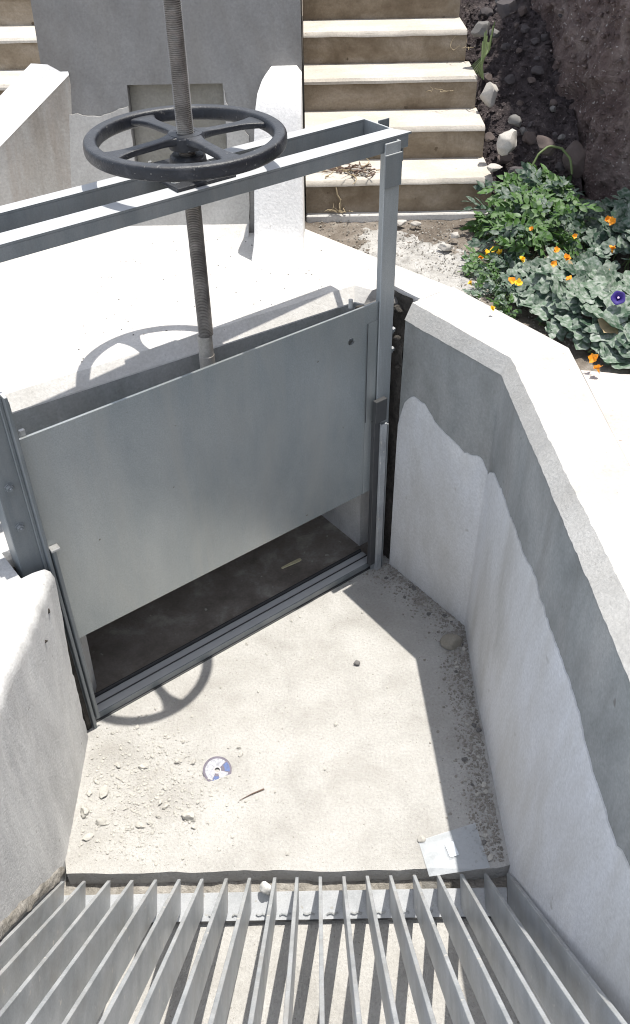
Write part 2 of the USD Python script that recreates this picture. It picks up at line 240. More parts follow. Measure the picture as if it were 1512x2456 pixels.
# ------------------------------------------------------------------ floor of the channel
rg = np.random.default_rng(5)
edge = [(x, 1.695 - 0.012*(x+0.95)/1.6 + float(wob([[x, 0, 0]], 0.008, 9, 3)[0]) + (0.0 if abs(x-0.35) > 0.5 else 0.0)) for x in np.linspace(-0.93, 0.66, 60)]
fl_poly = [(-1.05, 1.75), (-0.945, 1.745)] + edge + [(0.70, 1.70), (0.85, 1.72), (0.85, 2.95), xy(gp(1.75, 0.0)), xy(gp(1.75, -0.02)), xy(gp(-0.15, -0.02)), (-1.05, 2.3)]
obj('channel_floor', prism(fl_poly, -0.075, 0.0), 'floor_concrete', kind='structure', label='sunlit cream concrete floor of the channel between gate and rack')
cul = [xy(gp(-0.15, -0.02)), xy(gp(1.75, -0.02)), xy(gp(1.75, -1.8)), xy(gp(-0.15, -1.8))]
obj('culvert_floor', prism(cul, -0.075, -0.004), 'dark_floor', kind='structure', label='darker brown floor of the culvert behind the gate')
low = grid(90, 90, lambda u, w: np.stack([-1.15+2.1*u, -2.6+4.24*w, -0.135 + wob(np.stack([u*2, w*4, 0*u], 1), 0.008, 5, 8)], 1))
obj('lower_floor', low, 'floor_concrete', smooth=True, kind='structure', label='lower cream concrete floor seen between the rack bars')
# rough ledge just under the lip of the floor
def ledge(u, w):
    x = -0.97+1.68*u; y = 1.70-0.085*w
    z = -0.072 - 0.025*w + 0.028*(meshkit.fbm(np.stack([x*16, y*16, 0*x], 1), 4, 4)-0.45)
    z = np.where(w > 0.97, -0.16, z); return np.stack([x, y, z], 1)
obj('rough_ledge', grid(130, 14, ledge), 'rough_mortar', kind='structure', label='rough brown mortar ledge under the lip of the channel floor')
obj('floor_bed', prism([(-1.1, 1.69), (0.9, 1.69), (0.9, 2.9), (-1.1, 2.4)], -0.40, -0.08), 'rough_mortar', kind='structure', label='mortar bed under the channel floor')

# ------------------------------------------------------------------ right channel wall: a loft along its bend
in_foot = V([(*xy(gp(1.632, 0.035)),), (0.690, 2.884), (0.676, 2.5), (0.675, 1.66), (0.675, 0.6), (0.675, -1.2)])
in_bev = V([(*xy(gp(1.632, 0.055)),), (0.697, 2.862), (0.722, 2.4), (0.757, 1.66), (0.80, 0.6), (0.87, -1.2)])
in_top = V([(*xy(gp(1.665, 0.058)),), (0.725, 2.872), (0.752, 2.4), (0.806, 1.66), (0.86, 0.6), (0.93, -1.2)])
out_top = V([(*xy(gp(1.885, 0.058)),), (0.945, 2.935), (0.96, 2.4), (0.985, 1.66), (1.01, 0.6), (1.05, -1.2)])
def dens(path, seg=(32, 36, 52, 44, 30)):
    out = []
    for (a, b, k) in zip(path[:-1], path[1:], seg): out += [a+(b-a)*i/k for i in range(k)]
    return V(out+[path[-1]])
F_, B_, T_, O_ = dens(in_foot), dens(in_bev), dens(in_top), dens(out_top)
rings = []
for i in range(len(F_)):
    q = V([F_[i][0], F_[i][1], 0.0]); j1, j2, j3 = float(wob([q], 0.003, 4, 1)[0]+wob([q], 0.004, 34, 41)[0]), float(wob([q], 0.003, 4, 2)[0]+wob([q], 0.004, 37, 42)[0]), float(wob([q], 0.004, 4, 7)[0])
    m1 = F_[i]+(B_[i]-F_[i])*0.5
    rings.append([[*F_[i], -0.5], [*m1, 0.70], [B_[i][0]+j1*0.3, B_[i][1], BEVZ+j1], [T_[i][0]+j2, T_[i][1], TOP+j3*0.5], [*O_[i], TOP+j3*0.4], [O_[i][0]+0.02, O_[i][1]+0.01, TOP-0.03], [O_[i][0]+0.02, O_[i][1]+0.01, -0.5]])
rwall = loft(rings)
rw = thing('channel_wall', 'right concrete channel wall with chamfered sunlit top and grey shaded face', 'wall')
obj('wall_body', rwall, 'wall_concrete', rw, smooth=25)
# the cap: a thin paler skin over chamfer and top
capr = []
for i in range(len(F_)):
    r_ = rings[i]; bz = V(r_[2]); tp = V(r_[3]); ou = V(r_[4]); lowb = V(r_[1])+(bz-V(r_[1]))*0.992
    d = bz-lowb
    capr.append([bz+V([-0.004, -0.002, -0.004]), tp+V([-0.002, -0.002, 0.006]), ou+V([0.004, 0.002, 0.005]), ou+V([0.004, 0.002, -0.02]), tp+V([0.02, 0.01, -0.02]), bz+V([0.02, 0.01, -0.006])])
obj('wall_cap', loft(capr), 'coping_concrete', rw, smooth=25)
# pale water-line plaster on the lower face, edge as in the place
def face_pt(i, z):
    a, m1, b = V(rings[i][0]), V(rings[i][1]), V(rings[i][2])
    return a+(m1-a)*((z+0.5)/1.2) if z < 0.7 else m1+(b-m1)*((z-0.7)/(b[2]-0.7))
Ls = np.r_[0, np.cumsum(np.linalg.norm(np.diff(F_, axis=0), axis=1))]
bs = [(0.0, 0.84), (0.03, 0.97), (0.07, 1.025), (0.15, 1.03), (0.22, 0.985), (0.29, 0.955), (0.41, 0.925), (0.50, 0.945), (0.545, 0.90), (0.60, 0.955), (0.70, 0.985), (0.83, 0.99), (1.1, 1.005), (1.25, 1.03), (1.45, 1.01), (1.7, 1.03), (1.95, 1.0), (2.2, 0.985), (2.4, 1.04), (3.0, 1.0), (6, 1.0)]
pl_v, pl_f, NZ = [], [], 14
cols = list(range(0, len(F_)-20))
for ci, i in enumerate(cols):
    bz = float(np.interp(Ls[i], *zip(*bs)))+float(wob([[Ls[i]*3, 0, 0]], 0.010, 4, 9)[0]+wob([[Ls[i], 3, 0]], 0.010, 45, 19)[0])
    a = F_[min(i+1, len(F_)-1)]-F_[max(i-1, 0)]; nn = V([a[1], -a[0], 0]); nn /= np.linalg.norm(nn)
    if nn@V([-1, -0.3, 0]) < 0: nn = -nn
    for k in range(NZ+1): pl_v.append(face_pt(i, -0.35+(bz+0.35)*k/NZ)+nn*0.004)
    pl_v.append(face_pt(i, bz+0.004)-nn*0.001)
P_ = NZ+2
for ci in range(len(cols)-1):
    for k in range(P_-1):
        a = ci*P_+k; pl_f += [[a, a+P_, a+P_+1], [a, a+P_+1, a+1]]
pt = trimesh.Trimesh(pl_v, pl_f, process=False)
obj('plaster_coat', pt, 'skim_plaster', rw, smooth=True, label='pale plaster coat with wavy upper edge')

# ------------------------------------------------------------------ left channel wall, lower, with a worn rounded edge
ys = np.linspace(-1.6, 2.85, 240); lr = []
for y in ys:
    foot = np.interp(y, [-1.6, 1.66, 1.77, 2.29, 2.85], [-0.95, -0.95, -0.94, -0.972, -1.0])
    tx = np.interp(y, [-1.6, 1.66, 2.2, 2.85], [-0.975, -0.962, -0.925, -0.945])
    w1, w2 = float(wob([[0, y, 0]], 0.006, 5, 11)[0]+wob([[0, y, 0]], 0.008, 26, 13)[0]), float(wob([[3, y, 0]], 0.006, 6, 12)[0]+wob([[3, y, 0]], 0.008, 30, 14)[0])
    T0 = 0.955
    lr.append([[foot, y, -0.5], [foot+(tx-foot)*0.5+w1*0.4, y, 0.45], [tx+w1, y, T0-0.058+w2], [tx-0.007+w1*0.8, y, T0-0.024+w2*0.8], [tx-0.024+w1*0.5, y, T0-0.004+w2*0.3], [tx-0.055, y, T0+w1*0.3], [tx-0.5, y, T0+w2*0.4], [-3.2, y, T0], [-3.2, y, -0.5]])
lw = mani(loft(lr))
lw = lw.trim_by_plane(list(map(float, GN)), float(GN@gp(0, -0.175)))
def gbox(g0, g1, n0, n1, z0, z1):
    c = [xy(gp(g0, n0)), xy(gp(g1, n0)), xy(gp(g1, n1)), xy(gp(g0, n1))]; return mani(prism(Polygon(c).buffer(0), z0, z1))
def ragged(g0, g1, n0, n1, z0, z1, seed, amp=0.012):
    """a slot cutter with uneven sides"""
    zs = np.linspace(z0, z1, 40); rr = []
    for z in zs:
        w = [float(wob([[z*9, k*3.1, seed]], amp, 1.6, seed)[0]) for k in range(4)]
        rr.append([gp(g0+w[0], n0+w[1], z), gp(g1+w[2], n0+w[3]*0.5, z), gp(g1+w[3], n1+w[2]*0.5, z), gp(g0+w[1], n1+w[0], z)])
    return mani(loft(rr))
lw = lw - ragged(-0.112, 0.12, -0.11, 0.058, -0.03, 1.3, 4, 0.022)
lwall = unman(lw)
lt = thing('channel_wall', 'low left concrete channel wall with worn rounded sunlit edge', 'wall')
obj('wall_body', lwall, 'left_concrete', lt, smooth=35)
for (y, z, r) in ((2.185, 0.865, 0.015), (2.10, 0.80, 0.009)):  # dark lumps stand in for the shade inside small pits
    pit = rock(r, 900+int(r*1000), 0.8, 2, 0.5, 12); pit.apply_translation((-0.931, y, z)); obj('spalled_pit', pit, 'slot_shade', lt, smooth=24, label='dark spalled pit near the top of the wall end')
obj('slot_lining', prism([xy(gp(-0.120, -0.10)), xy(gp(-0.112, -0.10)), xy(gp(-0.012, 0.018)), xy(gp(-0.030, 0.022))], -0.02, 0.90), 'slot_shade', lt)  # dark sheet standing in for the shade inside the slot
# rough mortar along the left side of the rack
d_r = V([0, -0.683, 0.73]); n_r = V([0, -0.73, -0.683])
R0 = V([0, 1.665, 0.0])
def mort(u, w):
    s = -0.05+1.9*u; a = w*math.pi*0.62
    base = R0+V([-0.955, 0, 0])+np.outer(s, d_r)+np.outer(0.02+0*s, -n_r)
    rad = 0.028+0.022*(meshkit.fbm(np.stack([s*14, w*3, 0*s], 1), 4, 6)-0.4)
    return base+np.stack([rad*np.sin(a)*0.75-0.01, 0*a, 0*a], 1)+np.outer(rad*np.cos(a), -n_r)
obj('mortar_fillet', grid(150, 14, mort), 'rough_mortar', lt, smooth=True, label='rough mortar along the rack')

# ------------------------------------------------------------------ platform slab behind the gate
fe = [xy(gp(-2.2, -0.41)), (-1.082, 2.684), (0.181, 3.494), (0.262, 3.440), xy(gp(1.645, -0.10)), xy(gp(1.70, -0.10)), xy(gp(1.70, 0.052)), xy(gp(1.80, 0.052)), xy(gp(1.885, 0.058)), (-0.031, 4.104), (-0.031, 4.35), (-3.2, 4.4)]
slab_o = Polygon(fe)
def poly_loft(polys, zs):
    """closed solid through polygons with the same corner count, earcut caps"""
    n = len(polys[0]); v = [[*p, z] for P, z in zip(polys, zs) for p in P]; f = []
    for i in range(len(polys)-1):
        for k in range(n): k2 = (k+1) % n; f += [[i*n+k, i*n+k2, (i+1)*n+k2], [i*n+k, (i+1)*n+k2, (i+1)*n+k]]
    import mapbox_earcut as ear
    tri = lambda P: ear.triangulate_float64(np.asarray(P, float), np.array([n], np.uint32)).reshape(-1, 3)
    f += [t[::-1] for t in tri(polys[0])]+[t+(len(polys)-1)*n for t in tri(polys[-1])]
    t = trimesh.Trimesh(v, np.array([list(map(int, q)) for q in f]), process=False); t.merge_vertices()
    trimesh.repair.fix_normals(t)
    return t
cc = 0.045
low_fe = [tuple(p) for p in fe]
o1, o2 = V([0.54, -0.842]), V([-0.554, -0.832])
low_fe[0] = xy(V(fe[0])+o1*cc); low_fe[1] = xy(V(fe[1])+o1*cc); low_fe[2] = xy(V(fe[2])+(o1+o2)/1.4*cc); low_fe[3] = xy(V(fe[3])+o2*cc*0.8)
slot_cut = ragged(1.50, 1.715, -0.13, 0.05, 0.5, 1.6, 7, 0.035)
slab = mani(prism(Polygon(low_fe), 0.95, TOP-0.052)) - slot_cut
topping = mani(poly_loft([low_fe, low_fe, fe], [TOP-0.0515, TOP-0.046, TOP+0.003])) - slot_cut
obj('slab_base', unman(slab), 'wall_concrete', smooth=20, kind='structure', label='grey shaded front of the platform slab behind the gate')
slab = topping
ps = obj('platform_slab', unman(slab), 'slab_concrete', smooth=20, kind='structure', label='bright white concrete platform slab behind the sluice gate')
# culvert sides behind the gate
cw = thing('culvert_wall', 'concrete chamber walls closing the culvert behind the gate', 'wall')
fe_low = slab_o.buffer(-0.004)
obj('right_side', prism([xy(gp(1.60, -0.16)), xy(gp(1.78, -0.16)), xy(gp(1.78, -1.8)), xy(gp(1.60, -1.8))], -0.08, 0.948), 'left_concrete', cw)
obj('left_side', prism([xy(gp(-0.28, -0.18)), xy(gp(-0.03, -0.18)), xy(gp(-0.03, -1.8)), xy(gp(-0.28, -1.8))], -0.08, 0.948), 'left_concrete', cw)
obj('back_side', prism([xy(gp(-0.3, -1.81)), xy(gp(1.8, -1.81)), xy(gp(1.8, -2.0)), xy(gp(-0.3, -2.0))], -0.08, 0.948), 'left_concrete', cw)

obj('lintel', prism([xy(gp(-0.02, -0.0775)), xy(gp(1.598, -0.0775)), xy(gp(1.598, -0.44)), xy(gp(-0.02, -0.44))], 0.62, 0.94), 'left_concrete', cw)  # unseen block added to keep sun patches off the culvert floor
# slot face beside the right post, near black for the shade inside it
sl = thing('post_slot', 'broken concrete slot, shade painted in, between right gate post and channel wall', 'recess')
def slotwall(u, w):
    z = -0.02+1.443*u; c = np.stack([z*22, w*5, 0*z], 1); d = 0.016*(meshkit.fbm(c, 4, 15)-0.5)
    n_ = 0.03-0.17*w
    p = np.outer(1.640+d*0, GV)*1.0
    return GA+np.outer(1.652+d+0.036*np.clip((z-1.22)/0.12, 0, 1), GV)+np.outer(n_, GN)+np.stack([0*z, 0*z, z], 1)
obj('broken_face', grid(140, 24, slotwall), 'slot_shade', sl)
for k, (g, n, z, r) in enumerate([(1.665, -0.03, 1.36, 0.028), (1.645, -0.07, 1.37, 0.022), (1.68, -0.075, 1.375, 0.03), (1.64, 0.0, 1.25, 0.018), (1.645, 0.01, 1.12, 0.016), (1.52, -0.10, 1.385, 0.022)]):
    r_ = rock(r, 40+k); r_.apply_translation(gp(g, n, z)); obj('broken_lump', r_, 'slot_shade' if k != 2 else 'grey_stone', sl)

# ------------------------------------------------------------------ headwall, wings, stairs
HY = 4.06
def batter(m):
    m = m.copy(); v = m.vertices.copy(); v[:, 1] += 0.130*(v[:, 2]-1.42); m.vertices = v; return m
hw = thing('headwall', 'tall grey concrete headwall in shade behind the platform', 'wall')
nx0, nx1, nz0, nz1 = -0.772, -0.362, 1.60, 2.052
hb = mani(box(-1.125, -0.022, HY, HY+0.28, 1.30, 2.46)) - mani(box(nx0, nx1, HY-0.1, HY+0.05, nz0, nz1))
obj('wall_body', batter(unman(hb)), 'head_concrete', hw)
obj('niche_panel', batter(box(nx0+0.002, nx1-0.002, HY+0.044, HY+0.049, nz0+0.002, nz1-0.002)), 'niche_concrete', hw, label='brownish infill at the back of the shallow niche')
def patch(pts, seed, amp):
    p = Polygon(pts).segmentize(0.012); c = V(p.exterior.coords)
    w = wob(np.c_[c*6, 0*c[:, 0]], amp, 4, seed); c = c+np.c_[w*0.4, w]; return Polygon(c).buffer(0)
pp = patch([(-1.118, 1.425), (-0.282, 1.425), (-0.262, 1.84), (-0.30, 1.90), (-0.35, 1.98), (-0.358, 2.03), (-0.360, 1.602), (-0.774, 1.602), (-0.776, 1.97), (-0.83, 1.955), (-0.90, 1.93), (-1.0, 1.945), (-1.118, 1.93)], 3, 0.012)
for part in getattr(pp, 'geoms', [pp]):
    e = trimesh.creation.extrude_polygon(part, 0.005, engine='earcut'); v = e.vertices.copy(); e.vertices = np.c_[v[:, 0], HY-v[:, 2], v[:, 1]]; e.invert()
    obj('plaster_patch', batter(e), 'pale_plaster', hw, label='ragged lighter plaster patch low on the headwall')
# concrete fillet at the foot
obj('foot_fillet', loft([[[x, HY-0.055, 1.422], [x, HY+0.004, 1.468], [x, HY+0.002, 1.422]] for x in (-1.01, -0.283)]), 'slab_concrete', hw)

def wing(xt0, xt1, xf0, xf1, yfoot, ymid, zt, zf, side):
    r = []
    ts = np.linspace(0, 1, 24)
    for t in ts:
        y = HY+0.09+(yfoot-HY-0.09)*t; z = np.interp(y, [yfoot, yfoot+0.10, ymid-0.04, ymid, HY], [zf, zf+0.11, zt-0.085, zt-0.03, zt]); a, b = xt0+(xf0-xt0)*t, xt1+(xf1-xt1)*t
        w = float(wob([[0, y, side]], 0.006, 8, 21)[0])
        r.append([[a+w, y, 1.36], [a+w, y, z-0.03], [a+0.025+w, y, z], [b-0.02, y, z], [b, y, z-0.025], [b, y, 1.36]])
    return loft(r)
w1 = thing('wing_wall', 'white sunlit wing wall sloping down beside the right stairs', 'wall')
obj('wall_body', wing(-0.170, -0.022, -0.262, -0.030, 3.66, 3.95, 2.115, 1.426, 1), 'sunlit_white', w1, smooth=25)
w2 = thing('wing_wall', 'splayed left wing wall with sloping white top and beige streaked side', 'wall')
wd_ = V([-0.90, -0.44, 0]); wd_ /= np.linalg.norm(wd_); wn = V([wd_[1], -wd_[0], 0])  # along the wing; towards the hidden back
lring = []
b = -wn if wn[1] < 0 else wn
for t in np.linspace(0, 1, 36):
    q = V([-1.012, HY+0.084, 0])+wd_*1.31*t; zt = max(2.115-0.70*1.31*t, 1.405); w = float(wob([[2, 6*t, 0]], 0.006, 2.0, 22)[0])
    o = q+V([-0.150, -0.002, 0]); zo = zt+0.016
    lring.append([[q[0]+0.02*(1-t), q[1]-0.045*(1-t), 1.36], [q[0], q[1]+w*0.3, zt-0.020], [*(q+b*0.02)[:2], zt+w*0.5-0.008], [*o[:2], zo-0.008], [*(o+b*0.01)[:2], 1.36]])
obj('wall_body', loft(lring), 'wing_side', w2, smooth=25)
capl = []
for r_ in lring:
    r_ = V(r_); capl.append([r_[1]-b*0.003+V([0, 0, 0.002]), r_[2]+V([0, 0, 0.020]), r_[3]+b*0.004+V([0, 0, 0.020]), r_[3]+b*0.004+V([0, 0, -0.02]), r_[1]+b*0.02+V([0, 0, -0.015])])
obj('wall_cap', loft(capl), 'sunlit_white', w2)

SY, SZ, RISE, RUN, NS = 4.337, 1.40, 0.153, 0.297, 11
def stairs(x0, x1f, label, right):
    st = thing('stairs', label, 'stairs')
    for k in range(NS):
        y0, z1 = SY+k*RUN, SZ+(k+1)*RISE; x1 = x1f(k); zb = SZ-0.15+max(0, k-1)*RISE
        N = 40; xs = np.linspace(x0, x1, N); rr = []
        for i, x in enumerate(xs):
            e = float(wob([[x, k*2.7, right]], 0.006, 6, 31)[0]); e2 = float(wob([[x, k*1.7, right+3]], 0.004, 9, 33)[0])
            taper = 0.0
            rr.append([[x, y0+e2, zb], [x, y0+e2+0.003, z1-0.016], [x, y0+0.006+e, z1-0.004], [x, y0+0.020, z1+e2*0.5], [x, y0+RUN+0.03, z1], [x, y0+RUN+0.03, zb]])
        s = obj('step', loft(rr), 'step_concrete', st, smooth=30)
        t = []
        for x in np.linspace(x0+0.001, x1-0.001, N):
            e2 = float(wob([[x, k*1.7, right+3]], 0.004, 9, 33)[0]); e = float(wob([[x, k*2.7, right]], 0.006, 6, 31)[0])
            t.append([[x, y0-0.003+e2, z1-0.020+e*0.6], [x, y0-0.001+e2, z1-0.008], [x, y0+0.012, z1+e2*0.5+0.004], [x, y0+RUN+0.004, z1+0.004], [x, y0+RUN+0.004, z1-0.006]])
        obj('tread', loft(t), 'tread_concrete', s, smooth=30)
    return st
stairs(-0.016, lambda k: [0.885, 0.878, 0.868, 0.845, 0.84][min(k, 4)], 'right flight of brown concrete steps with white treads beside the earth bank', 1)
stairs(-2.4, lambda k: -1.15 if k < 3 else -1.17, 'left flight of brown concrete steps at the frame edge beyond the wing wall', 2)
obj('stair_foundation', bev(-0.016, 0.90, SY-0.034, SY+0.02, 1.2, 1.402, 0.006), 'slab_concrete', kind='structure', label='pale concrete strip at the foot of the right steps')
obj('terrace', box(-1.125, -0.03, HY+0.40, 9.0, 1.2, 2.44), 'ground_earth', kind='structure', label='earth terrace retained by the headwall')

# ------------------------------------------------------------------ ground, soil, paving, earth bank
hole = shapely.box(-3.3, -3.2, 1.3, 9.2)
obj('ground', prism(shapely.box(-60, -60, 60, 60).difference(hole), 1.0, 1.33), 'ground_earth', kind='structure', label='bare earth ground around the channel works')
bank_foot = V([(1.16, 8.6), (1.12, 6.2), (1.16, 5.5), (1.24, 5.0), (1.38, 4.5), (1.56, 4.0), (1.78, 3.4), (2.1, 2.6), (2.5, 1.2), (2.7, -1.5)])
def bank(u, w):
    p = along(bank_foot, u); t = np.gradient(p, axis=0); h = 3.6*w
    p3 = np.c_[p[:, 0]+0.12*h-0.02, p[:, 1], 1.15+h]
    c = p3*V([1, 1, 0.8]); d = (meshkit.fbm(c*3.2, 5, 51)-0.5)*0.24+(meshkit.fbm(c*13, 4, 52)-0.5)*0.10+(meshkit.fbm(c*40, 2, 53)-0.5)*0.03
    return p3+np.outer(d, V([-0.9, -0.3, 0.1]))
def nu(u): return u
bk = grid(420, 240, lambda u, w: bank(np.interp(u, [0, 0.1, 0.85, 1], [0, 0.18, 0.60, 1]), w))
obj('earth_bank', bk, 'bank_earth', smooth=True, kind='structure', label='dark brown cut earth bank rising on the right')
def rub(u, w):
    x = 0.80+0.55*u; y = 4.12+3.9*w
    st_z = SZ+np.clip((y-SY)/RUN, -0.6, 11)*RISE
    z = st_z-0.07+0.16*np.clip((x-0.88)/0.3, 0, 1)*np.clip((y-4.2)/0.5, 0, 1)+0.16*(meshkit.fbm(np.stack([x*9, y*9, 0*x], 1), 4, 61)-0.5)+0.05*(meshkit.fbm(np.stack([x*30, y*30, 0*x], 1), 3, 62)-0.5)
    z = np.where(x < 0.87, np.minimum(z, st_z-0.12), z)
    return np.stack([x, y, z], 1)
obj('rubble_slope', grid(70, 320, rub), 'rubble_earth', smooth=True, kind='structure', label='dark stony rubble slope between steps and earth bank')
def soilf(u, w):
    x = -0.06+2.3*u; y = 2.35+2.3*w
    p = np.stack([x, y, 0*x], 1)
    z = 1.372+0.035*(meshkit.fbm(p*5, 5, 71)-0.5)+0.016*(meshkit.fbm(p*34, 3, 72)-0.5)+0.05*np.clip((x-1.0)/0.6, 0, 1)
    return np.stack([x, y, z], 1)
sg = grid(230, 230, soilf)
c = sg.triangles_center
keep = ~((c[:, 1] < 4.14-1.212*(c[:, 0]+0.03)-0.06) & (c[:, 0] < 0.95)) & ~((c[:, 0] < 0.93) & (c[:, 1] < 2.95))
sg.update_faces(keep)
obj('soil_bed', sg, 'soil', smooth=True, kind='structure', label='brown stony soil between the steps and the channel wall')
# pale powdery lime spread over the soil
def dustf(u, w):
    a = w*2*np.pi; r = u*(1+0.35*(meshkit.fbm(np.stack([np.cos(a)*1.7, np.sin(a)*1.7, 0*a], 1), 3, 81)-0.5)*2)
    x = 0.50+0.30*r*np.cos(a)+0.06*r*np.sin(a); y = 3.83+0.30*r*np.sin(a)-0.26*r*np.cos(a)
    p = np.stack([x, y, 0*x], 1)
    base = 1.372+0.035*(meshkit.fbm(p*5, 5, 71)-0.5)+0.016*(meshkit.fbm(p*34, 3, 72)-0.5)
    z = base+0.012*(1-u**3)-0.004+0.022*(meshkit.fbm(p*26, 4, 82)-0.5)
    return np.stack([x, y, z], 1)
obj('lime_dust', grid(40, 120, dustf), 'lime_dust', smooth=True, kind='stuff', label='white powdery lime dust spilled on the soil beside the wall', cat='dust')
pav = [(1.062, -1.2), (2.75, -1.2), (2.75, 1.9), (1.9, 2.38), (1.45, 2.62), (1.15, 2.755), (0.962, 2.80), (0.972, 2.4), (0.997, 1.66), (1.022, 0.6)]
pvp = Polygon(pav).segmentize(0.03); pc = V(pvp.exterior.coords); w = wob(np.c_[pc*3, 0*pc[:, :1]], 0.015, 4, 91); w[pc[:, 0] < 1.08] = 0
obj('paving', prism(Polygon(pc+np.c_[w*0.3, w]).buffer(0), 1.1, 1.413), 'paving_concrete', kind='structure', label='pinkish white concrete paving strip beyond the right wall')

# ------------------------------------------------------------------ sluice gate
sg_ = thing('sluice_gate', 'grey steel sluice gate with black handwheel and threaded stem', 'sluice gate', GA, GROT)
lf = mani(bev(0.006, 1.540, -0.004, 0.006, 0.505, 1.453, 0.001)) - mani(cyl(0.016, (1.390, -0.1, 1.323), (1.390, 0.2, 1.323), 24))
obj('gate_leaf', unman(lf), 'leaf_paint', sg_, label='broad grey steel plate of the gate')
obj('leaf_stiffener', cat_([bev(0.02, 1.30, 0.007, 0.076, 0.56, 0.568), bev(1.41, 1.535, 0.007, 0.076, 0.56, 0.568)]+[bev(0.05, 1.50, 0.007, 0.075, z, z+0.008) for z in (0.95, 1.32)]), 'grey_paint', sg_)  # unseen; lower one deepened and gapped to shape light on the sill
obj('leaf_stud', cat_([cyl(0.009, (1.425, 0.045, 1.44), (1.425, 0.045, 1.475), 12)]), 'bolt_steel', sg_)
obj('leaf_stud', bev(0.026, 0.044, 0.007, 0.019, 1.44, 1.475), 'bolt_steel', sg_)
# posts
obj('post', cat_([bev(1.527, 1.600, -0.0165, -0.009, 0.0, 2.062), bev(1.592, 1.600, -0.0085, 0.085, 0.0, 2.062)]), 'lit_post_paint', sg_, label='right upright post of the gate frame')
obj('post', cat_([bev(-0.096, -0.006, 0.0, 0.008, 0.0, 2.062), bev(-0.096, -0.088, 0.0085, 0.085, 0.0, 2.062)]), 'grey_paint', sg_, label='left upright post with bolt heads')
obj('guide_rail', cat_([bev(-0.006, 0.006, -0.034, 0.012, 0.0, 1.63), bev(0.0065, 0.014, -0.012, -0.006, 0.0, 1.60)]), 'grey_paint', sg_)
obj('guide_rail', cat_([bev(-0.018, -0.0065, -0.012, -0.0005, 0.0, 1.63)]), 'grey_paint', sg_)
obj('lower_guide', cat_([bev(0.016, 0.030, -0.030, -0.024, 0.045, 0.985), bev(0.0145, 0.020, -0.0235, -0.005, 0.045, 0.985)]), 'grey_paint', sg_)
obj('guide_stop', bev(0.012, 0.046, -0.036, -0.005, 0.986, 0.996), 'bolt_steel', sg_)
obj('cover_strip', bev(1.470, 1.526, -0.0068, -0.0045, 0.507, 1.375), 'leaf_paint', sg_)
obj('cover_strip', bev(1.470, 1.4735, -0.0085, -0.0070, 0.90, 1.375), 'dark_trim_and_shade', sg_)
obj('guide_stop', bev(1.503, 1.566, -0.040, -0.0170, 0.895, 1.005), 'dark_trim_and_shade', sg_, label='dark rubber stop on the right guide')
obj('lower_guide', cat_([bev(1.510, 1.540, -0.028, -0.0170, 0.045, 0.894), bev(1.508, 1.514, -0.0285, -0.005, 0.045, 0.894)]), 'dark_trim_and_shade', sg_)  # coloured near black for the shade inside the guide angle
obj('guide_rail', cat_([bev(1.5405, 1.572, -0.040, -0.032, 0.0, 0.875), bev(1.5410, 1.547, -0.0315, -0.0170, 0.0, 0.875)]), 'bar_paint', sg_)
obj('guide_rail', bev(1.580, 1.588, -0.034, -0.0170, 0.0, 0.86), 'grey_paint', sg_)
obj('top_clip', cat_([bev(1.522, 1.603, -0.024, -0.0170, 1.905, 2.024)]), 'grey_paint', sg_)
# sill
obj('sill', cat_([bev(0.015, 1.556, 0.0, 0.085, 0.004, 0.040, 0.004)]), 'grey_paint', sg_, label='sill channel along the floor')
obj('sill_lip', cat_([bev(0.02, 1.55, 0.0865, 0.096, 0.004, 0.052), bev(0.02, 1.55, 0.040, 0.046, 0.0405, 0.046)]), 'dark_trim_and_shade', sg_)
obj('sill_underside', bev(0.01, 1.56, -0.008, 0.06, -0.006, 0.0035), 'dark_trim_and_shade', sg_)  # dark strip standing in for the shadow gap below the sill
# crossbeams: two angles
def mitre(y0, y1, z0, z1, xl, xa, xb):
    p = Polygon([(xl, y0), (xa, y0), (xb, y1), (xl, y1)]); return prism(p, z0, z1)
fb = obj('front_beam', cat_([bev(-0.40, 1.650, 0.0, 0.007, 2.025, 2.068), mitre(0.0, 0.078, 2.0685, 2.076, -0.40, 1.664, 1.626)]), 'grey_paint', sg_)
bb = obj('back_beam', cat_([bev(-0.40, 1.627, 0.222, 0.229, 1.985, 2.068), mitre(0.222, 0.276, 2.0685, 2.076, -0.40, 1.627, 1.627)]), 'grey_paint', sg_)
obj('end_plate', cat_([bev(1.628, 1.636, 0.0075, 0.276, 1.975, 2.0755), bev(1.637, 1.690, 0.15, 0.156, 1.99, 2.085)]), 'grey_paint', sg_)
hexb = lambda c, ax, r, h: trimesh.creation.cylinder(r, segment=[V(c), V(c)+V(ax)*h], sections=6)
for c, ax in [((1.628, 0.135, 2.035), (-1, 0, 0)), ((-0.057, 0.0, 1.292), (0, -1, 0)), ((-0.060, 0.0, 1.123), (0, -1, 0)), ((1.602, -0.002, 1.30), (1, 0, 0)), ((1.602, -0.002, 1.21), (1, 0, 0))]:
    obj('bolt', cat_([hexb(c, ax, 0.017, 0.003), hexb(V(c)+V(ax)*0.0032, ax, 0.012, 0.012), cyl(0.006, V(c)+V(ax)*0.0153, V(c)+V(ax)*0.022, 10)]), 'bolt_steel' if c[2] > 1.9 else 'grey_paint', sg_)
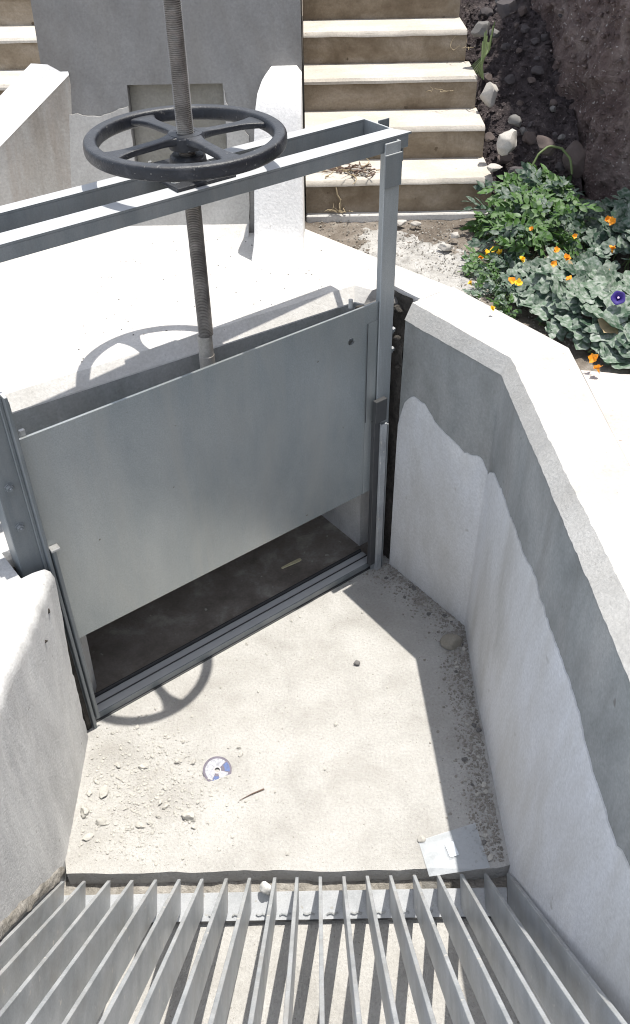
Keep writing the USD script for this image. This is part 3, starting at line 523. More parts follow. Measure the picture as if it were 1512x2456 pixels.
# stem, sleeve, bearing
SX, SYY = 0.808, 0.128
pr = [(0.0, 1.50)]
z = 1.50
while z < 3.02: pr += [(0.0242, z), (0.0272, z+0.0018), (0.0272, z+0.0032), (0.0242, z+0.0046)]; z += 0.0058
pr += [(0.0, z)]
st = lathe(pr, 28); st.apply_translation((SX, SYY, 0)); obj('threaded_stem', st, 'stem_steel', sg_, smooth=30)
sv = lathe([(0, 1.30), (0.029, 1.30), (0.029, 1.418), (0.027, 1.42), (0.027, 1.496), (0.024, 1.499), (0, 1.499)], 28); sv.apply_translation((SX-0.006, SYY, 0)); obj('stem_sleeve', sv, 'sleeve_steel', sg_, smooth=30)
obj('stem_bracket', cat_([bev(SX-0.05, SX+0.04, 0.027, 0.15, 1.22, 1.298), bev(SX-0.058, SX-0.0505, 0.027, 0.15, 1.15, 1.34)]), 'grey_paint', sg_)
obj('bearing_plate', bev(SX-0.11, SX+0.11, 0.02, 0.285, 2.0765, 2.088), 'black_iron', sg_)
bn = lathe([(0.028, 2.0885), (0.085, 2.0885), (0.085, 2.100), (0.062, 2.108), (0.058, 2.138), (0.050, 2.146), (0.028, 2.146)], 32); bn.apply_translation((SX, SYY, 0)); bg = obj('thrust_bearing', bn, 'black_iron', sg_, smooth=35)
for dx, dy in ((-0.085, -0.055), (0.085, -0.055), (-0.085, 0.10), (0.085, 0.10), (0.0, -0.082)):
    c = V([SX+dx, SYY+dy, 2.0885])
    obj('bearing_bolt', cat_([hexb(c, (0, 0, 1), 0.016, 0.003), hexb(c+V([0, 0, .0032]), (0, 0, 1), 0.011, 0.011), cyl(0.006, c+V([0, 0, .0145]), c+V([0, 0, .026]), 10)]), 'bolt_steel', bg)
# handwheel
WZ = 2.178
th = np.linspace(0, 2*np.pi, 25)[:-1]
sup = lambda a, p: np.sign(np.cos(a))*abs(np.cos(a))**p
prof = [(0.2985+0.0225*np.sign(np.cos(a))*abs(np.cos(a))**0.62, WZ+0.010+0.0235*np.sign(np.sin(a))*abs(np.sin(a))**0.62) for a in th]
rim = lathe(prof+[prof[0]], 112); rim.merge_vertices()
if rim.volume < 0: rim.invert()
rim.vertices *= 1.0
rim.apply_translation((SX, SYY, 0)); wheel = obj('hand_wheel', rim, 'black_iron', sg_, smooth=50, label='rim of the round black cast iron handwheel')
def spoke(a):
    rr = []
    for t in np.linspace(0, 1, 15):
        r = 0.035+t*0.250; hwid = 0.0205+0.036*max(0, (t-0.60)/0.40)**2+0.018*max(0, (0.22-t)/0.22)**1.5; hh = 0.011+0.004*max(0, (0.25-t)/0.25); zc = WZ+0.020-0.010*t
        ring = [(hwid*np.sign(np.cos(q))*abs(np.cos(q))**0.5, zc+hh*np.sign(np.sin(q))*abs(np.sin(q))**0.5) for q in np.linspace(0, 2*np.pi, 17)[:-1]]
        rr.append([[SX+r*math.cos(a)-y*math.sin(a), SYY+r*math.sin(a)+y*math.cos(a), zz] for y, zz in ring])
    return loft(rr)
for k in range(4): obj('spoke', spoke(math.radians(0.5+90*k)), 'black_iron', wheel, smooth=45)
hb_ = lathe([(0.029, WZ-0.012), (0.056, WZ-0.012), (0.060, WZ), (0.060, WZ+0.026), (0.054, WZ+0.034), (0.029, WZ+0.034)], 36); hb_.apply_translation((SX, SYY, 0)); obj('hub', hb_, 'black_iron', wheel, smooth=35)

# ------------------------------------------------------------------ trash rack
rk = thing('trash_rack', 'inclined grey steel trash rack of parallel flat bars across the channel', 'trash rack')
DEP, LEN, BW = 0.118, 1.98, 0.0062
up_n = -n_r
def bar(x, ln=LEN, dep=DEP, hw_=BW, s0=0.0, off=0.0):
    r = []; c = 0.0015
    for s in (s0, s0+ln):
        o = R0+d_r*s+V([x, 0, 0])+n_r*off
        r.append([o+V([a, 0, 0])+n_r*b for a, b in ((-hw_+c, 0), (hw_-c, 0), (hw_, c), (hw_, dep-c), (hw_-c, dep), (-hw_+c, dep), (-hw_, dep-c), (-hw_, c))])
    return loft(r)
NB = 20; rgb = np.random.default_rng(3)
for k in range(NB):
    x = -0.942+k*(0.677+0.942)/(NB-1)+rgb.normal()*0.0015
    obj('bar', bar(x, hw_=BW if k < NB-1 else 0.007, dep=DEP if k < NB-1 else 0.14), 'bar_paint', rk)
ep = []
for x in (-0.935, 0.668): ep.append([R0+V([x, 0, 0])+d_r*s+n_r*b for s, b in ((0.0045, 0.052), (-0.004, 0.052), (-0.004, 0.150), (0.0045, 0.150))])
fr = loft([[R0+V([x, 0, 0])+d_r*s+n_r*b for s, b in ((-0.001, 0.052), (-0.010, 0.052), (-0.010, 0.148), (-0.001, 0.148))] for x in (-0.936, 0.668)])
obj('end_plate', fr, 'plate_paint', rk, label='flat plate across the lower bar ends')
fl2 = loft([[R0+V([x, 0, 0])+d_r*s+n_r*b for s, b in ((0.0, 0.1482), (-0.010, 0.1482), (-0.02, 0.152), (-0.012, 0.158))] for x in (-0.936, 0.668)])
obj('under_flange', fl2, 'dark_trim_and_shade', rk)  # near-black strip for the shade gap under the end plate
for k in range(NB-1):
    x = -0.90+k*0.0852; wv = tube([R0+V([x-0.02+0.04*i/5, 0, 0])+d_r*0.002+n_r*(0.128+0.003*math.sin(k*3+i*2)) for i in range(6)], 0.0035, 6)
    obj('weld_bead', wv, 'bar_paint', rk)

# ------------------------------------------------------------------ small things lying about
def onto(mesh, loc, rz=0.0):
    m = mesh.copy(); m.apply_transform(trimesh.transformations.rotation_matrix(rz, [0, 0, 1])); m.apply_translation(loc); return m
def stone(name, r, loc, seed, mat, label, cat='stone', group=None, squash=0.7, facets=7, rough=0.45, sub=2, lift=None, rz=0):
    s = rock(r, seed, squash, sub, rough, facets); x = V(loc, float); x[2] += (r*squash*0.55 if lift is None else lift)
    return obj(name, onto(s, x, rz), mat, None, smooth=24, label=label, cat=cat, group=group)
stone('stone', 0.050, (0.608, 2.765, 0), 3, 'sand_stone', 'round grey stone at the foot of the right wall bend', sub=3, squash=0.75, facets=3, rough=0.25)
stone('stone', 0.017, (0.175, 2.66, 0), 5, 'grey_stone', 'small dark grey stone alone on the sunlit channel floor')
stone('stone', 0.016, (0.375, 1.80, 0), 6, 'crumb_concrete', 'rounded pale pebble beside the clear plastic bag', squash=0.8, facets=2, rough=0.2)
stone('concrete_lump', 0.026, (-0.20, 1.630, -0.02), 8, 'bone_white', 'white plaster lump stuck on the rack lip between bars', 'lump', squash=1.5, rough=0.5, sub=3, lift=0.005)
stone('stone', 0.034, (0.437, 4.21, 1.39), 12, 'pale_stone', 'white stone on the soil just below the first step', squash=0.45)
stone('stone', 0.028, (0.51, 4.20, 1.39), 13, 'pale_stone', 'small white stone to the right of another by the first step', squash=0.45)
stone('brick_piece', 0.036, (0.40, 4.305, 1.42), 14, 'pale_stone', 'flat pale brick piece resting against the first riser', 'brick piece', squash=0.3, facets=9, rough=0.2, lift=0.0)
stone('stone', 0.038, (0.62, 3.93, 1.385), 15, 'pale_stone', 'pale grey stone beside the orange flowers at the soil edge', squash=0.45)
stone('stone', 0.025, (0.67, 4.02, 1.40), 16, 'pale_stone', 'small upright white stone near the green plants')
for k, (loc, r, mat, lab, sq) in enumerate([((0.925, 4.86, 1.80), 0.066, 'pale_stone', 'tall pale angular stone beside the fourth step', 1.05), ((0.945, 4.44, 1.69), 0.066, 'pale_stone', 'pinkish white boulder beside the second step', 1.0),
        ((0.905, 4.16, 1.50), 0.075, 'pale_stone', 'flat white stone at the foot of the rubble by the lowest step', 0.55), ((0.885, 4.55, 1.68), 0.042, 'brown_stone', 'small pinkish stone wedged beside the third riser', 0.7),
        ((0.89, 4.36, 1.60), 0.042, 'pale_stone', 'pale flat shard beside the second riser', 0.45), ((0.90, 5.12, 2.04), 0.06, 'grey_stone', 'grey stone high on the rubble beside the fifth step', 0.8),
        ((1.03, 5.2, 2.12), 0.075, 'dark_stone', 'dark round stone in the upper rubble against the bank', 0.8), ((1.12, 4.35, 1.70), 0.06, 'brown_stone', 'brown boulder at the foot of the bank above the plants', 0.9),
        ((1.28, 4.38, 1.62), 0.085, 'brown_stone', 'large reddish brown boulder against the bank behind the plants', 1.1), ((1.02, 4.60, 1.74), 0.05, 'grey_stone', 'grey stone in the shaded rubble above the arching stem', 0.7),
        ((0.985, 4.30, 1.60), 0.05, 'dark_stone', 'dark flat stone in the shaded rubble', 0.5)]):
    stone('rubble_stone', r, loc, 100+k, mat, lab, squash=sq, lift=0, facets=16, rough=0.5, rz=k*1.3)
for k in range(46):
    y = rgb.uniform(4.25, 6.0); x = rgb.uniform(0.90, 1.28); z = SZ+(y-SY)/RUN*RISE-0.03+0.14*min(max((x-0.88)/0.3, 0), 1)+0.03
    stone('rubble_stone', rgb.uniform(0.018, 0.045), (x, y, z), 200+k, ['dark_stone', 'brown_stone', 'dark_stone', 'dark_stone', 'brown_stone', 'grey_stone'][k % 6], 'small dark stone bedded in the shaded rubble beside the steps', group='small stones in the rubble slope', lift=-0.012, squash=0.75, facets=16, rough=0.6, sub=1, rz=k)
# pebbles in the bank face
bv, bn_ = V(bk.vertices), V(bk.vertex_normals)
sel = [i for i in rgb.choice(len(bv), 2500, replace=False) if 3.6 < bv[i][1] < 6.2 and 1.5 < bv[i][2] < 3.0][:70]
for q, i in enumerate(sel):
    stone('bank_pebble', rgb.uniform(0.010, 0.024), bv[i]+V([0.004, 0, 0]), 300+q, ['brown_stone', 'brown_stone', 'dark_stone', 'grey_stone'][q % 4], 'small stone embedded in the dark earth bank face', group='pebbles embedded in the bank', lift=0, squash=0.8, facets=14, rough=0.5, sub=1, rz=q)

# crumbs on the channel floor: one rock of each of six shapes, referenced
UsdGeom.Scope.Define(stage, '/World/Looks/shapes')
for k in range(6):
    s = rock(1.0, 400+k, 0.42+0.06*k, 2, 0.9, 14)
    x = stage.CreateClassPrim(f'/World/Looks/crumb_{"abcdef"[k]}')
    usdkit.mesh(stage, f'/World/Looks/crumb_{"abcdef"[k]}/lump', s, M['crumb_concrete'] if k < 4 else M['grey_stone'], smooth=25)
crumbs = [(285, 1838, 22), (345, 1840, 24), (428, 1828, 22), (464, 1830, 20), (365, 1815, 14), (250, 1903, 34), (205, 1950, 34), (245, 1975, 30), (385, 1925, 20), (398, 1935, 20), (455, 1960, 40), (465, 1985, 16), (335, 1982, 24), (360, 1975, 16), (305, 1988, 14),
          (215, 1905, 20), (230, 1875, 16), (212, 2010, 26), (395, 1893, 14), (573, 1795, 14), (578, 1812, 16), (475, 1925, 12), (592, 1545, 12), (640, 1570, 10), (805, 1738, 14), (780, 1845, 10), (530, 1650, 8), (620, 1660, 9), (700, 1490, 12), (720, 1480, 10), (380, 1960, 15), (285, 1890, 14), (300, 1940, 12), (420, 1870, 12), (440, 1780, 12), (405, 1770, 14), (310, 1780, 12), (330, 1745, 14), (270, 1760, 12), (870, 1470, 10), (930, 1650, 9), (660, 1900, 8), (690, 2050, 10), (560, 1500, 10), (750, 1380 + 200, 9)]
def px_floor(x, y, z=0.0):
    d = rt*(x-756)/2162+up*(-(y-1228)/2162)+fw; t = (z-EYE)/d[2]; return V([0, 0, EYE])+d*t
CR = [tuple(px_floor(x, y)[:2])+(s*0.00088,) for x, y, s in crumbs]
for k, (x, y, r) in enumerate(CR):
    copy(f'/World/Looks/crumb_{"abcdef"[k % 4]}', 'concrete_crumb', (x, y, r*0.30), (rgb.uniform(-15, 15), rgb.uniform(-15, 15), rgb.uniform(0, 360)), (r, r*rgb.uniform(0.7, 1), r*rgb.uniform(0.85, 1.3)), label='pale broken concrete crumb lying on the sunlit channel floor', cat='crumb', group='concrete crumbs on the channel floor')
for k in range(60):   # debris line in the shade along the right wall
    t = rgb.uniform(0, 1); base = along(in_foot[:4], [t])[0]; off = abs(rgb.normal())*0.055+0.012
    y = base[1]; x = base[0]-off if y < 2.9 else base[0]-off*0.8; yy = y if y < 2.9 else y-off*0.6
    if yy < 1.72: continue
    r = rgb.uniform(0.005, 0.016)
    copy(f'/World/Looks/crumb_{"abcdef"[k % 6]}', 'wall_foot_crumb', (x, yy, r*0.3), (0, 0, rgb.uniform(0, 360)), (r, r*0.85, r*0.8), label='small grey crumb in the shaded debris along the right wall', cat='crumb', group='crumbs along the right wall foot')
# countless grit
def grit(pts, rs, seed):
    rg_ = np.random.default_rng(seed); o = trimesh.creation.icosahedron(); n = len(pts)
    v = o.vertices[None]*(rs[:, None, None])*rg_.uniform(0.6, 1.1, (n, 12, 1))*V([1, 1, 0.7]); v = v+pts[:, None]
    f = (o.faces[None]+12*np.arange(n)[:, None, None]).reshape(-1, 3); return trimesh.Trimesh(v.reshape(-1, 3), f, process=False)
pts = np.c_[rgb.uniform(-0.93, 0.66, 1500), rgb.uniform(1.72, 3.0, 1500), np.zeros(1500)+0.0005]
pts = pts[[(p-GA)@GN > 0.02 for p in pts]]
cl = np.c_[rgb.normal(-0.72, 0.13, 1300), rgb.normal(2.05, 0.16, 1300), np.zeros(1300)+0.0005]; cl = cl[(cl[:, 0] > -0.93) & (cl[:, 1] > 1.72) & (((cl-GA)@GN) > 0.02)]
p_ = np.vstack([pts, cl]); obj('floor_grit', grit(p_, rgb.uniform(0.001, 0.0032, len(p_)), 1), 'crumb_concrete', kind='stuff', label='fine pale grit scattered over the channel floor', cat='grit')
t = rgb.uniform(0, 1, 4200); b = along(in_foot[:4], t); off = np.abs(rgb.normal(size=4200))*0.06+0.004
b[:, 0] -= off; b[:, 1] -= np.where(b[:, 1] > 2.85, off*0.5, 0); b = b[b[:, 1] > 1.71]
obj('wall_foot_grit', grit(np.c_[b, 0*b[:, 0]+0.001], 0.0012+0.007*rgb.random(len(b))**3, 2), 'rough_mortar', kind='stuff', label='grey brown grit lying along the foot of the right wall', cat='grit')
n = 2600; sx, sy = rgb.uniform(0.0, 1.0, n), rgb.uniform(3.0, 4.3, n); ok = sy > 4.2-1.2*sx
obj('soil_gravel', grit(np.c_[sx, sy, 0*sx+1.376][ok], rgb.uniform(0.0015, 0.0065, n)[ok], 3), 'rough_mortar', kind='stuff', label='loose gravel and clods on the soil', cat='gravel')
n = 260; sx, sy = rgb.uniform(-0.9, 0.5, n), rgb.uniform(2.9, 4.0, n); ok = (sy > 3.42+0.64*sx) & (sy < 3.98-1.2*sx)
obj('slab_grit', grit(np.c_[sx, sy, 0*sx+TOP+0.003][ok], rgb.uniform(0.001, 0.005, n)[ok]**1.0, 4), 'grey_stone', kind='stuff', label='sparse dark grit on the white platform slab', cat='grit')

bsel = rgb.choice(len(bv), 40000); bp = bv[bsel]; bp = bp[(bp[:, 1] > 3.2) & (bp[:, 1] < 6.6) & (bp[:, 2] > 1.3) & (bp[:, 2] < 3.2)][:9000]
bp = bp+rgb.normal(size=bp.shape)*0.012
obj('bank_clods', grit(bp, 0.003+0.016*rgb.random(len(bp))**4, 5), 'bank_earth', kind='stuff', label='loose clods and crumbs clinging to the cut earth bank', cat='clods')
ru, rw_ = rgb.random(5200), rgb.random(5200)**1.3*0.6; rp = rub(ru, rw_); rp = rp[rp[:, 0] > 0.875]
obj('rubble_crumbs', grit(rp, 0.003+0.018*rgb.random(len(rp))**3, 6), 'rubble_earth', kind='stuff', label='small broken stones and crumbs covering the rubble slope', cat='crumbs')
n = 1400; fx, fy = rgb.normal(-0.70, 0.17, n), rgb.normal(2.02, 0.17, n); ok = (fx > -0.93) & (fy > 1.72) & ((np.c_[fx, fy, 0*fx]-GA)@GN > 0.03)
obj('floor_crumbs', grit(np.c_[fx, fy, 0*fx+0.002][ok], (0.002+0.007*rgb.random(n)**3)[ok], 7), 'crumb_concrete', kind='stuff', label='small concrete crumbs strewn over the left of the channel floor', cat='crumbs')
def crop(pp): return pp
# cutting disc
cd = thing('cutting_disc', 'worn blue and white angle grinder cutting disc on the channel floor', 'cutting disc', (-0.41, 2.117, 0.006), rot=(14, 3, 10))
def ann(r0, r1, z0, z1, n=48): return lathe([(r0, z0), (r1, z0), (r1, z1), (r0, z1), (r0, z0)], n)
obj('abrasive', ann(0.012, 0.0575, 0.0, 0.0025), 'disc_grit', cd)
def sector(r0, r1, a0, a1, z0, z1):
    a = np.radians(np.linspace(a0, a1, 24)); p = [(r1*math.cos(q), r1*math.sin(q)) for q in a]+[(r0*math.cos(q), r0*math.sin(q)) for q in a[::-1]]; return prism(p, z0, z1)
obj('paper_label', sector(0.0155, 0.048, 40, 235, 0.0026, 0.0030), 'disc_white', cd, label='white half of the paper label')
obj('paper_label', sector(0.026, 0.050, 240, 275, 0.0026, 0.0030), 'disc_blue', cd, label='blue patch of the paper label')
obj('paper_label', sector(0.030, 0.050, 345, 395, 0.0026, 0.0030), 'disc_blue', cd, label='blue patch at the right of the paper label')
obj('paper_label', sector(0.0155, 0.045, 280, 340, 0.0026, 0.0030), 'disc_white', cd)
obj('metal_ring', ann(0.0105, 0.0150, -0.0005, 0.0034), 'disc_ring', cd)
# twig and slip of wood
tw = px_floor(575, 1921); tw2 = px_floor(634, 1894)
obj('twig', tube([tw+V([0, 0, .003]), (tw*0.5+tw2*0.5)+V([0, 0.002, .006]), tw2+V([0, 0, .004])], [0.0010, 0.0022, 0.0034], 6), 'twig_brown', label='thin brown twig lying near the cutting disc', cat='twig')
a_, b_ = px_floor(676, 1365), px_floor(734, 1338); u_ = (b_-a_)/np.linalg.norm(b_-a_); v_ = np.cross([0, 0, 1], u_)
obj('wood_slip', loft([[a_+u_*s+v_*w*k+V([0, 0, h]) for k, h in ((-1, .003), (1, .003), (1, .010), (-1, .010))] for s, w in ((0, .004), (0.05, .007), (0.10, .009), (0.115, .006))]), 'wood_slip', label='pale slip of wood on the dark culvert floor under the gate', cat='wood slip')
# clear plastic bag with a label
bc = [px_floor(*q) for q in ((1004, 2018), (1140, 1975), (1176, 2082), (1030, 2106))]
def bag(u, w):
    p = np.outer((1-u)*(1-w), bc[0])+np.outer(u*(1-w), bc[1])+np.outer(u*w, bc[2])+np.outer((1-u)*w, bc[3])
    e = np.minimum(np.minimum(u, 1-u), np.minimum(w, 1-w)); z = 0.003+0.008*np.clip(e*6, 0, 1)+0.010*(meshkit.fbm(np.stack([u*5, w*5, 0*u], 1), 4, 95)-0.5)*np.clip(e*8, 0, 1)+0.006*(1-u)*w
    return p+np.stack([0*u, 0*u, z], 1)
bg_ = thing('plastic_bag', 'clear plastic bag with a small white label beside the rack', 'plastic bag')
obj('film', grid(60, 50, bag), 'clear_film', bg_, smooth=True)
lb = [px_floor(*q) for q in ((1066, 2030), (1087, 2024), (1101, 2056), (1080, 2063))]
obj('label', loft([[p+V([0, 0, 0.0165]) for p in lb], [p+V([0, 0, 0.0171]) for p in lb]]), 'paper_label', bg_)
# dead weed on the first step, roots on risers
def curl(c, n, r, seed, spread, flat=0.3):
    g_ = np.random.default_rng(seed); out = []
    for k in range(n):
        p = V(c)+g_.normal(size=3)*V([spread, spread*0.6, 0.004]); d = g_.normal(size=3)*V([1, 0.7, flat]); pts = []
        for s in range(7): pts.append(p.copy()); d = d+g_.normal(size=3)*0.7*V([1, 1, flat]); p = p+d/np.linalg.norm(d)*spread*0.33; p[2] = max(p[2], c[2])
        out.append(tube(pts, r*np.linspace(1.2, 0.5, 7), 5))
    return cat_(out)
wd = thing('dead_weed', 'dried uprooted weed lying on the first step', 'weed')
obj('stalk', curl((0.245, 4.47, 1.566), 22, 0.004, 7, 0.055), 'twig_brown', wd); obj('root', curl((0.20, 4.45, 1.563), 14, 0.003, 8, 0.06), 'root_straw', wd); obj('pale_blade', curl((0.25, 4.44, 1.562), 12, 0.006, 9, 0.04, 0.15), 'pale_stone', wd)
sp = thing('dry_sprig', 'dry straw sprig hanging on the lowest riser', 'sprig')
obj('stalk', tube([(0.13, 4.325, 1.53), (0.135, 4.318, 1.50), (0.15, 4.316, 1.475), (0.152, 4.314, 1.44), (0.14, 4.31, 1.41)], 0.0035, 6), 'root_straw', sp)
obj('blade', curl((0.14, 4.315, 1.42), 10, 0.0025, 14, 0.03, 0.8), 'root_straw', sp)
for k, (c, lab) in enumerate([((0.80, 5.222, 1.93), 'thin straw roots hanging over the fourth riser'), ((0.70, 4.93, 1.80), 'small dry straw sprig on the third riser')]):
    obj('straw', curl(V(c)+V([0, -0.008, 0]), 7, 0.0018, 60+k, 0.035, 0.9), 'root_straw', label=lab, cat='straw')
obj('creeping_plant', cat_([tube([(0.88+0.012*j, 4.95+0.03*j, 2.02+0.04*math.sin(j)), (0.875+0.01*j, 4.90+0.03*j, 1.94), (0.89-0.004*j, 4.88+0.03*j, 1.86)], 0.0035, 5) for j in range(9)]), 'stalk_green', label='thin green weed stems hanging beside the fourth step', cat='weed')

# ------------------------------------------------------------------ plants
def lobed_leaf(r, seed, lobes=5):
    g_ = np.random.default_rng(seed); n = 26; a = np.linspace(0, 2*np.pi, n, endpoint=False)
    depth = g_.uniform(0.16, 0.34)
    saw = np.abs(((a*lobes/(2*np.pi)) % 1.0)-0.5)*2          # pointed lobes
    rad = r*(1-depth+depth*saw**1.2+g_.normal(size=n)*0.035)*(1+g_.uniform(0.0, 0.22)*np.cos(a))
    rad *= 1-0.5*np.exp(-((a-np.pi)/0.3)**2)
    ring2 = np.c_[rad*np.cos(a), rad*np.sin(a)*g_.uniform(0.8, 1.05)]; fold = g_.uniform(-0.06, 0.16); curl_ = g_.uniform(-0.20, 0.06)
    z2 = fold*np.abs(ring2[:, 1])+curl_*rad*np.maximum(np.cos(a+g_.normal()*0.7), 0)+0.07*r*np.sin(a*2+g_.uniform(0, 6))+g_.normal(size=n)*0.02*r
    ring1 = ring2*0.5; z1 = 0.5*z2+0.03*r*np.cos(a*lobes)
    v = np.vstack([[0, 0, 0], np.c_[ring1, z1], np.c_[ring2, z2]]); f = []
    for k in range(n):
        k2 = (k+1) % n; f += [[0, 1+k, 1+k2], [1+k, 1+n+k, 1+n+k2], [1+k, 1+n+k2, 1+k2]]
    return trimesh.Trimesh(v, f, process=False)
def leaflet(L, W, seed):
    g_ = np.random.default_rng(seed); s = np.linspace(0, 1, 6); w = W*np.sin(np.pi*s**0.8)**0.9; bend = -0.25*L*s**2*g_.uniform(0.2, 1.4)
    v = []; f = []
    for i in range(6): v += [[L*s[i], -w[i], bend[i]+0.15*W], [L*s[i], 0, bend[i]], [L*s[i], w[i], bend[i]+0.15*W]]
    for i in range(5):
        for k in (0, 1): q = i*3+k; f += [[q, q+3, q+4], [q, q+4, q+1]]
    return trimesh.Trimesh(v, f, process=False)
def frond(seed, L=0.09):
    g_ = np.random.default_rng(seed); out = []
    for k in range(7):
        s = k/6; side = (-1)**k; lf_ = leaflet(L*g_.uniform(0.34, 0.5), L*0.11, seed*10+k)
        R_ = trimesh.transformations.euler_matrix(g_.normal()*0.3, g_.normal()*0.25, side*(0.9-0.5*s) if k < 6 else 0, 'sxyz'); lf_.apply_transform(R_); lf_.apply_translation((L*(0.15+0.75*s), 0, -0.2*L*s*s)); out.append(lf_)
    return cat_(out)
def place(mesh, p, nrm, spin):
    nrm = V(nrm, float)/np.linalg.norm(nrm); a = np.cross(nrm, [0.2, 0.9, 0.1]); a /= np.linalg.norm(a); b_ = np.cross(nrm, a)
    x = a*math.cos(spin)+b_*math.sin(spin); y = np.cross(nrm, x); Mx = np.eye(4); Mx[:3, 0], Mx[:3, 1], Mx[:3, 2], Mx[:3, 3] = x, y, nrm, p
    m = mesh.copy(); m.apply_transform(Mx); return m
gl = np.random.default_rng(77)
def plant(label, cat, poly, n, hfun, mk, mats, size, tilt, stalk_mat='stalk_green', name='leafy_plant', group=None):
    P = Polygon(poly); t_ = thing(name, label, cat, group=group); x0, y0, x1, y1 = P.bounds; k = 0; stems = []
    while k < n:
        x, y = gl.uniform(x0, x1), gl.uniform(y0, y1)
        if not P.contains(Point(x, y)): continue
        h = hfun(x, y); lay = gl.uniform(0.35, 1.0)**0.6; z = 1.385+h*lay
        nr = V([gl.normal()*tilt, gl.normal()*tilt-0.30, 1.0])+V([0.05, -0.1, 0])
        mi = 0 if gl.random() < 0.72 else 1
        if lay < 0.72 and gl.random() < 0.6: mi = 1
        if size < 0.06 and gl.random() < 0.010: mi = 2
        obj('leaf', place(mk(int(gl.integers(1e6)), size*gl.uniform(0.5, 1.3)), (x, y, z), nr, gl.uniform(0, 6.28)), (*mats, 'dead_leaf')[mi], t_, smooth=True)
        if k % 3 == 0: stems.append(tube([(x+gl.normal()*0.03, y+0.03, 1.37), (x+gl.normal()*0.02, y+0.02, 1.37+h*lay*0.5), (x, y, z-0.003)], [0.003, 0.0025, 0.002], 5))
        k += 1
    obj('stems', cat_(stems), stalk_mat, t_, kind='stuff'); return t_
mkL = lambda s, r: lobed_leaf(r, s); mkF = lambda s, r: frond(s, r)
def edge_h(P, hmax, ramp=0.16):
    Pg = Polygon(P); return lambda x, y: hmax*min(1.0, 0.22+Pg.exterior.distance(Point(x, y))/ramp)
pA = [(0.80, 3.42), (0.90, 3.14), (1.02, 2.97), (1.14, 2.84), (1.34, 2.83), (1.52, 3.1), (1.30, 3.42), (1.05, 3.62), (0.86, 3.62)]
pA2 = [(1.17, 2.86), (1.42, 2.66), (1.75, 2.7), (1.9, 3.0), (1.55, 3.6), (1.30, 3.42), (1.36, 3.0)]
pB = [(0.82, 3.60), (0.80, 4.05), (0.86, 4.28), (1.02, 4.36), (1.20, 4.30), (1.28, 3.95), (1.16, 3.66), (1.0, 3.55)]
pC = [(1.16, 3.55), (1.26, 3.95), (1.34, 4.22), (1.52, 4.05), (1.70, 3.5), (1.62, 3.25), (1.35, 3.35)]
pD = [(0.70, 3.42), (0.66, 3.66), (0.72, 3.80), (0.84, 3.72), (0.88, 3.50), (0.84, 3.30), (0.78, 3.22)]
nA = plant('pale dusty lobed leaves of a creeping flowering plant along the wall top', 'plant', pA, 298, edge_h(pA, 0.15), mkL, ('leaf_dusty', 'leaf_dark'), 0.055, 0.30, name='creeping_plant')
nA2 = plant('big dusty leaves of a creeping plant at the right frame edge above the paving', 'plant', pA2, 220, edge_h(pA2, 0.17), mkL, ('leaf_dusty', 'leaf_dark'), 0.056, 0.30, name='creeping_plant')
nB = plant('bushy bright green plant with small pinnate leaves below the earth bank', 'plant', pB, 290, edge_h(pB, 0.25, 0.14), mkF, ('leaf_green', 'leaf_dark'), 0.105, 0.55, name='bushy_plant')
nC = plant('darker green lobed leaves climbing the foot of the earth bank', 'plant', pC, 250, edge_h(pC, 0.24), mkL, ('leaf_dark', 'leaf_dusty'), 0.048, 0.36, name='climbing_plant')
nD = plant('straggly low weeds with yellow flowers at the edge of the soil', 'plant', pD, 120, edge_h(pD, 0.09), mkF, ('leaf_dusty', 'leaf_green'), 0.06, 0.6, name='low_weeds')
arch = [(1.02, 4.22, 1.50), (1.03, 4.24, 1.62), (1.07, 4.27, 1.69), (1.12, 4.30, 1.715), (1.18, 4.30, 1.705), (1.225, 4.28, 1.66), (1.235, 4.25, 1.60)]
obj('arched_stem', tube(along(arch, np.linspace(0, 1, 26)), 0.0055, 7), 'stalk_green', nB, smooth=True, label='pale arching stem over the bush')
def flower(r, mat, seed):
    g_ = np.random.default_rng(seed); out = []
    for k in range(5):
        p = leaflet(r*g_.uniform(0.8, 1.05), r*0.45, seed+k); p.apply_transform(trimesh.transformations.euler_matrix(g_.normal()*0.25, -0.75+g_.normal()*0.3, 0)); p.apply_transform(trimesh.transformations.rotation_matrix(k*2*np.pi/5+g_.normal()*0.1, [0, 0, 1])); out.append(p)
    out.append(trimesh.creation.cone(r*0.28, -r*0.9, sections=8)); return cat_(out)
def px_at(x, y, z): return px_floor(x, y, z)
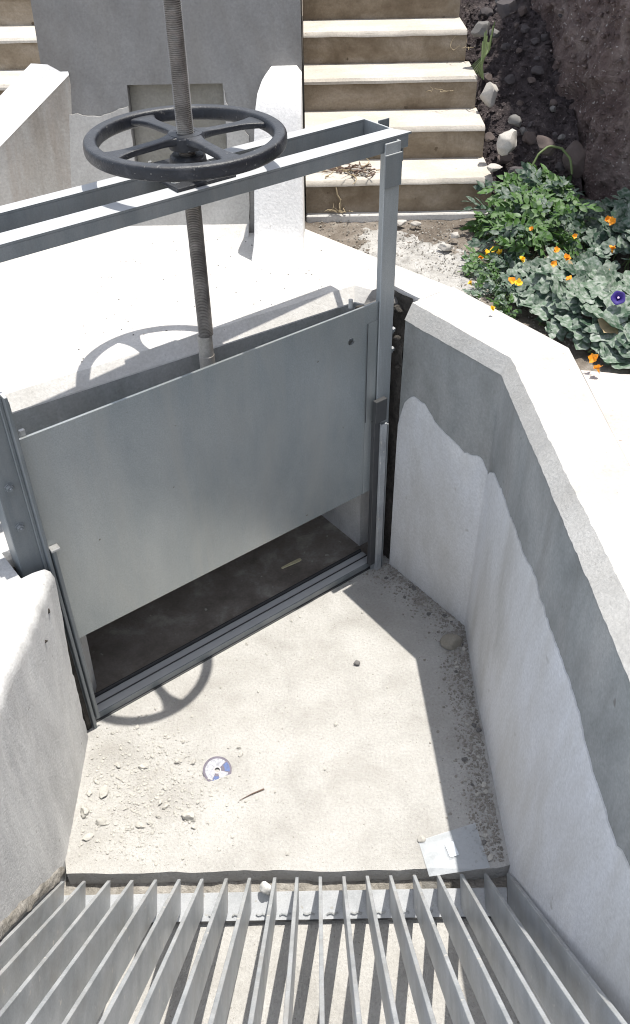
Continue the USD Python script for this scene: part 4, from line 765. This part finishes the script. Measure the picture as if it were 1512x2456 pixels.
for k, (x, y, z, r, m) in enumerate([(1168, 607, 1.45, .024, 'yellow_petal'), (1185, 600, 1.46, .026, 'yellow_petal'), (1200, 606, 1.46, .022, 'yellow_petal'), (1155, 618, 1.44, .02, 'orange_petal'), (1130, 680, 1.41, .02, 'yellow_petal'), (1228, 674, 1.50, .026, 'orange_petal'), (1244, 680, 1.50, .026, 'yellow_petal'),
        (1457, 527, 1.58, .026, 'orange_petal'), (1471, 531, 1.58, .028, 'orange_petal'), (1470, 598, 1.57, .026, 'orange_petal'), (1335, 601, 1.57, .022, 'orange_petal'), (1328, 633, 1.56, .022, 'orange_petal'), (1360, 620, 1.57, .026, 'orange_petal'), (1255, 622, 1.50, .022, 'yellow_petal'),
        (1424, 859, 1.46, .026, 'orange_petal'), (1435, 884, 1.44, .026, 'orange_petal'), (1378, 566, 1.62, .018, 'orange_petal'), (1366, 668, 1.55, .018, 'orange_petal'), (1276, 548, 1.64, .016, 'orange_petal'), (1182, 738, 1.45, .015, 'yellow_petal')]):
    p = px_at(x, y, z); who = nD if x < 1260 and y > 590 else (nB if x < 1300 else (nC if y < 680 else nA))
    d = V([0, 0, EYE])-p; d /= np.linalg.norm(d)
    f = obj('flower', place(flower(r*0.86, m, 500+7*k), p+d*0.02, d*0.8+V([gl.normal()*.35, gl.normal()*.35, 0.5]), gl.uniform(0, 6)), m, who, smooth=True, label='orange flower' if m[0] == 'o' else 'yellow flower')
p = px_at(1484, 714, 1.56); d = V([0, 0, EYE])-p; d /= np.linalg.norm(d)
n_ = 30; a = np.linspace(0, 2*np.pi, n_, endpoint=False); ro = [(0.0, -0.024), (0.005, -0.014), (0.012, -0.004), (0.020, 0.003), (0.026, 0.001)]
fv = [[r*(1+0.05*math.cos(5*q)*(i > 2))*math.cos(q), r*(1+0.05*math.cos(5*q)*(i > 2))*math.sin(q), z] for i, (r, z) in enumerate(ro) for q in a]; ff = []
for i in range(len(ro)-1):
    for k in range(n_): k2 = (k+1) % n_; ff += [[i*n_+k, (i+1)*n_+k, (i+1)*n_+k2], [i*n_+k, (i+1)*n_+k2, i*n_+k2]]
mg = trimesh.Trimesh(fv, ff, process=False)
gf = obj('trumpet_flower', place(mg, p+d*0.03, d*0.9+V([0, 0, 0.3]), 0), 'purple_petal', nA2, smooth=True, label='single deep purple trumpet flower')
obj('flower_throat', place(lathe([(0, 0), (0.0035, 0.001), (0.004, 0.003), (0, 0.004)], 16), p+d*0.024, d*0.9+V([0, 0, 0.3]), 0), 'white_throat', gf)
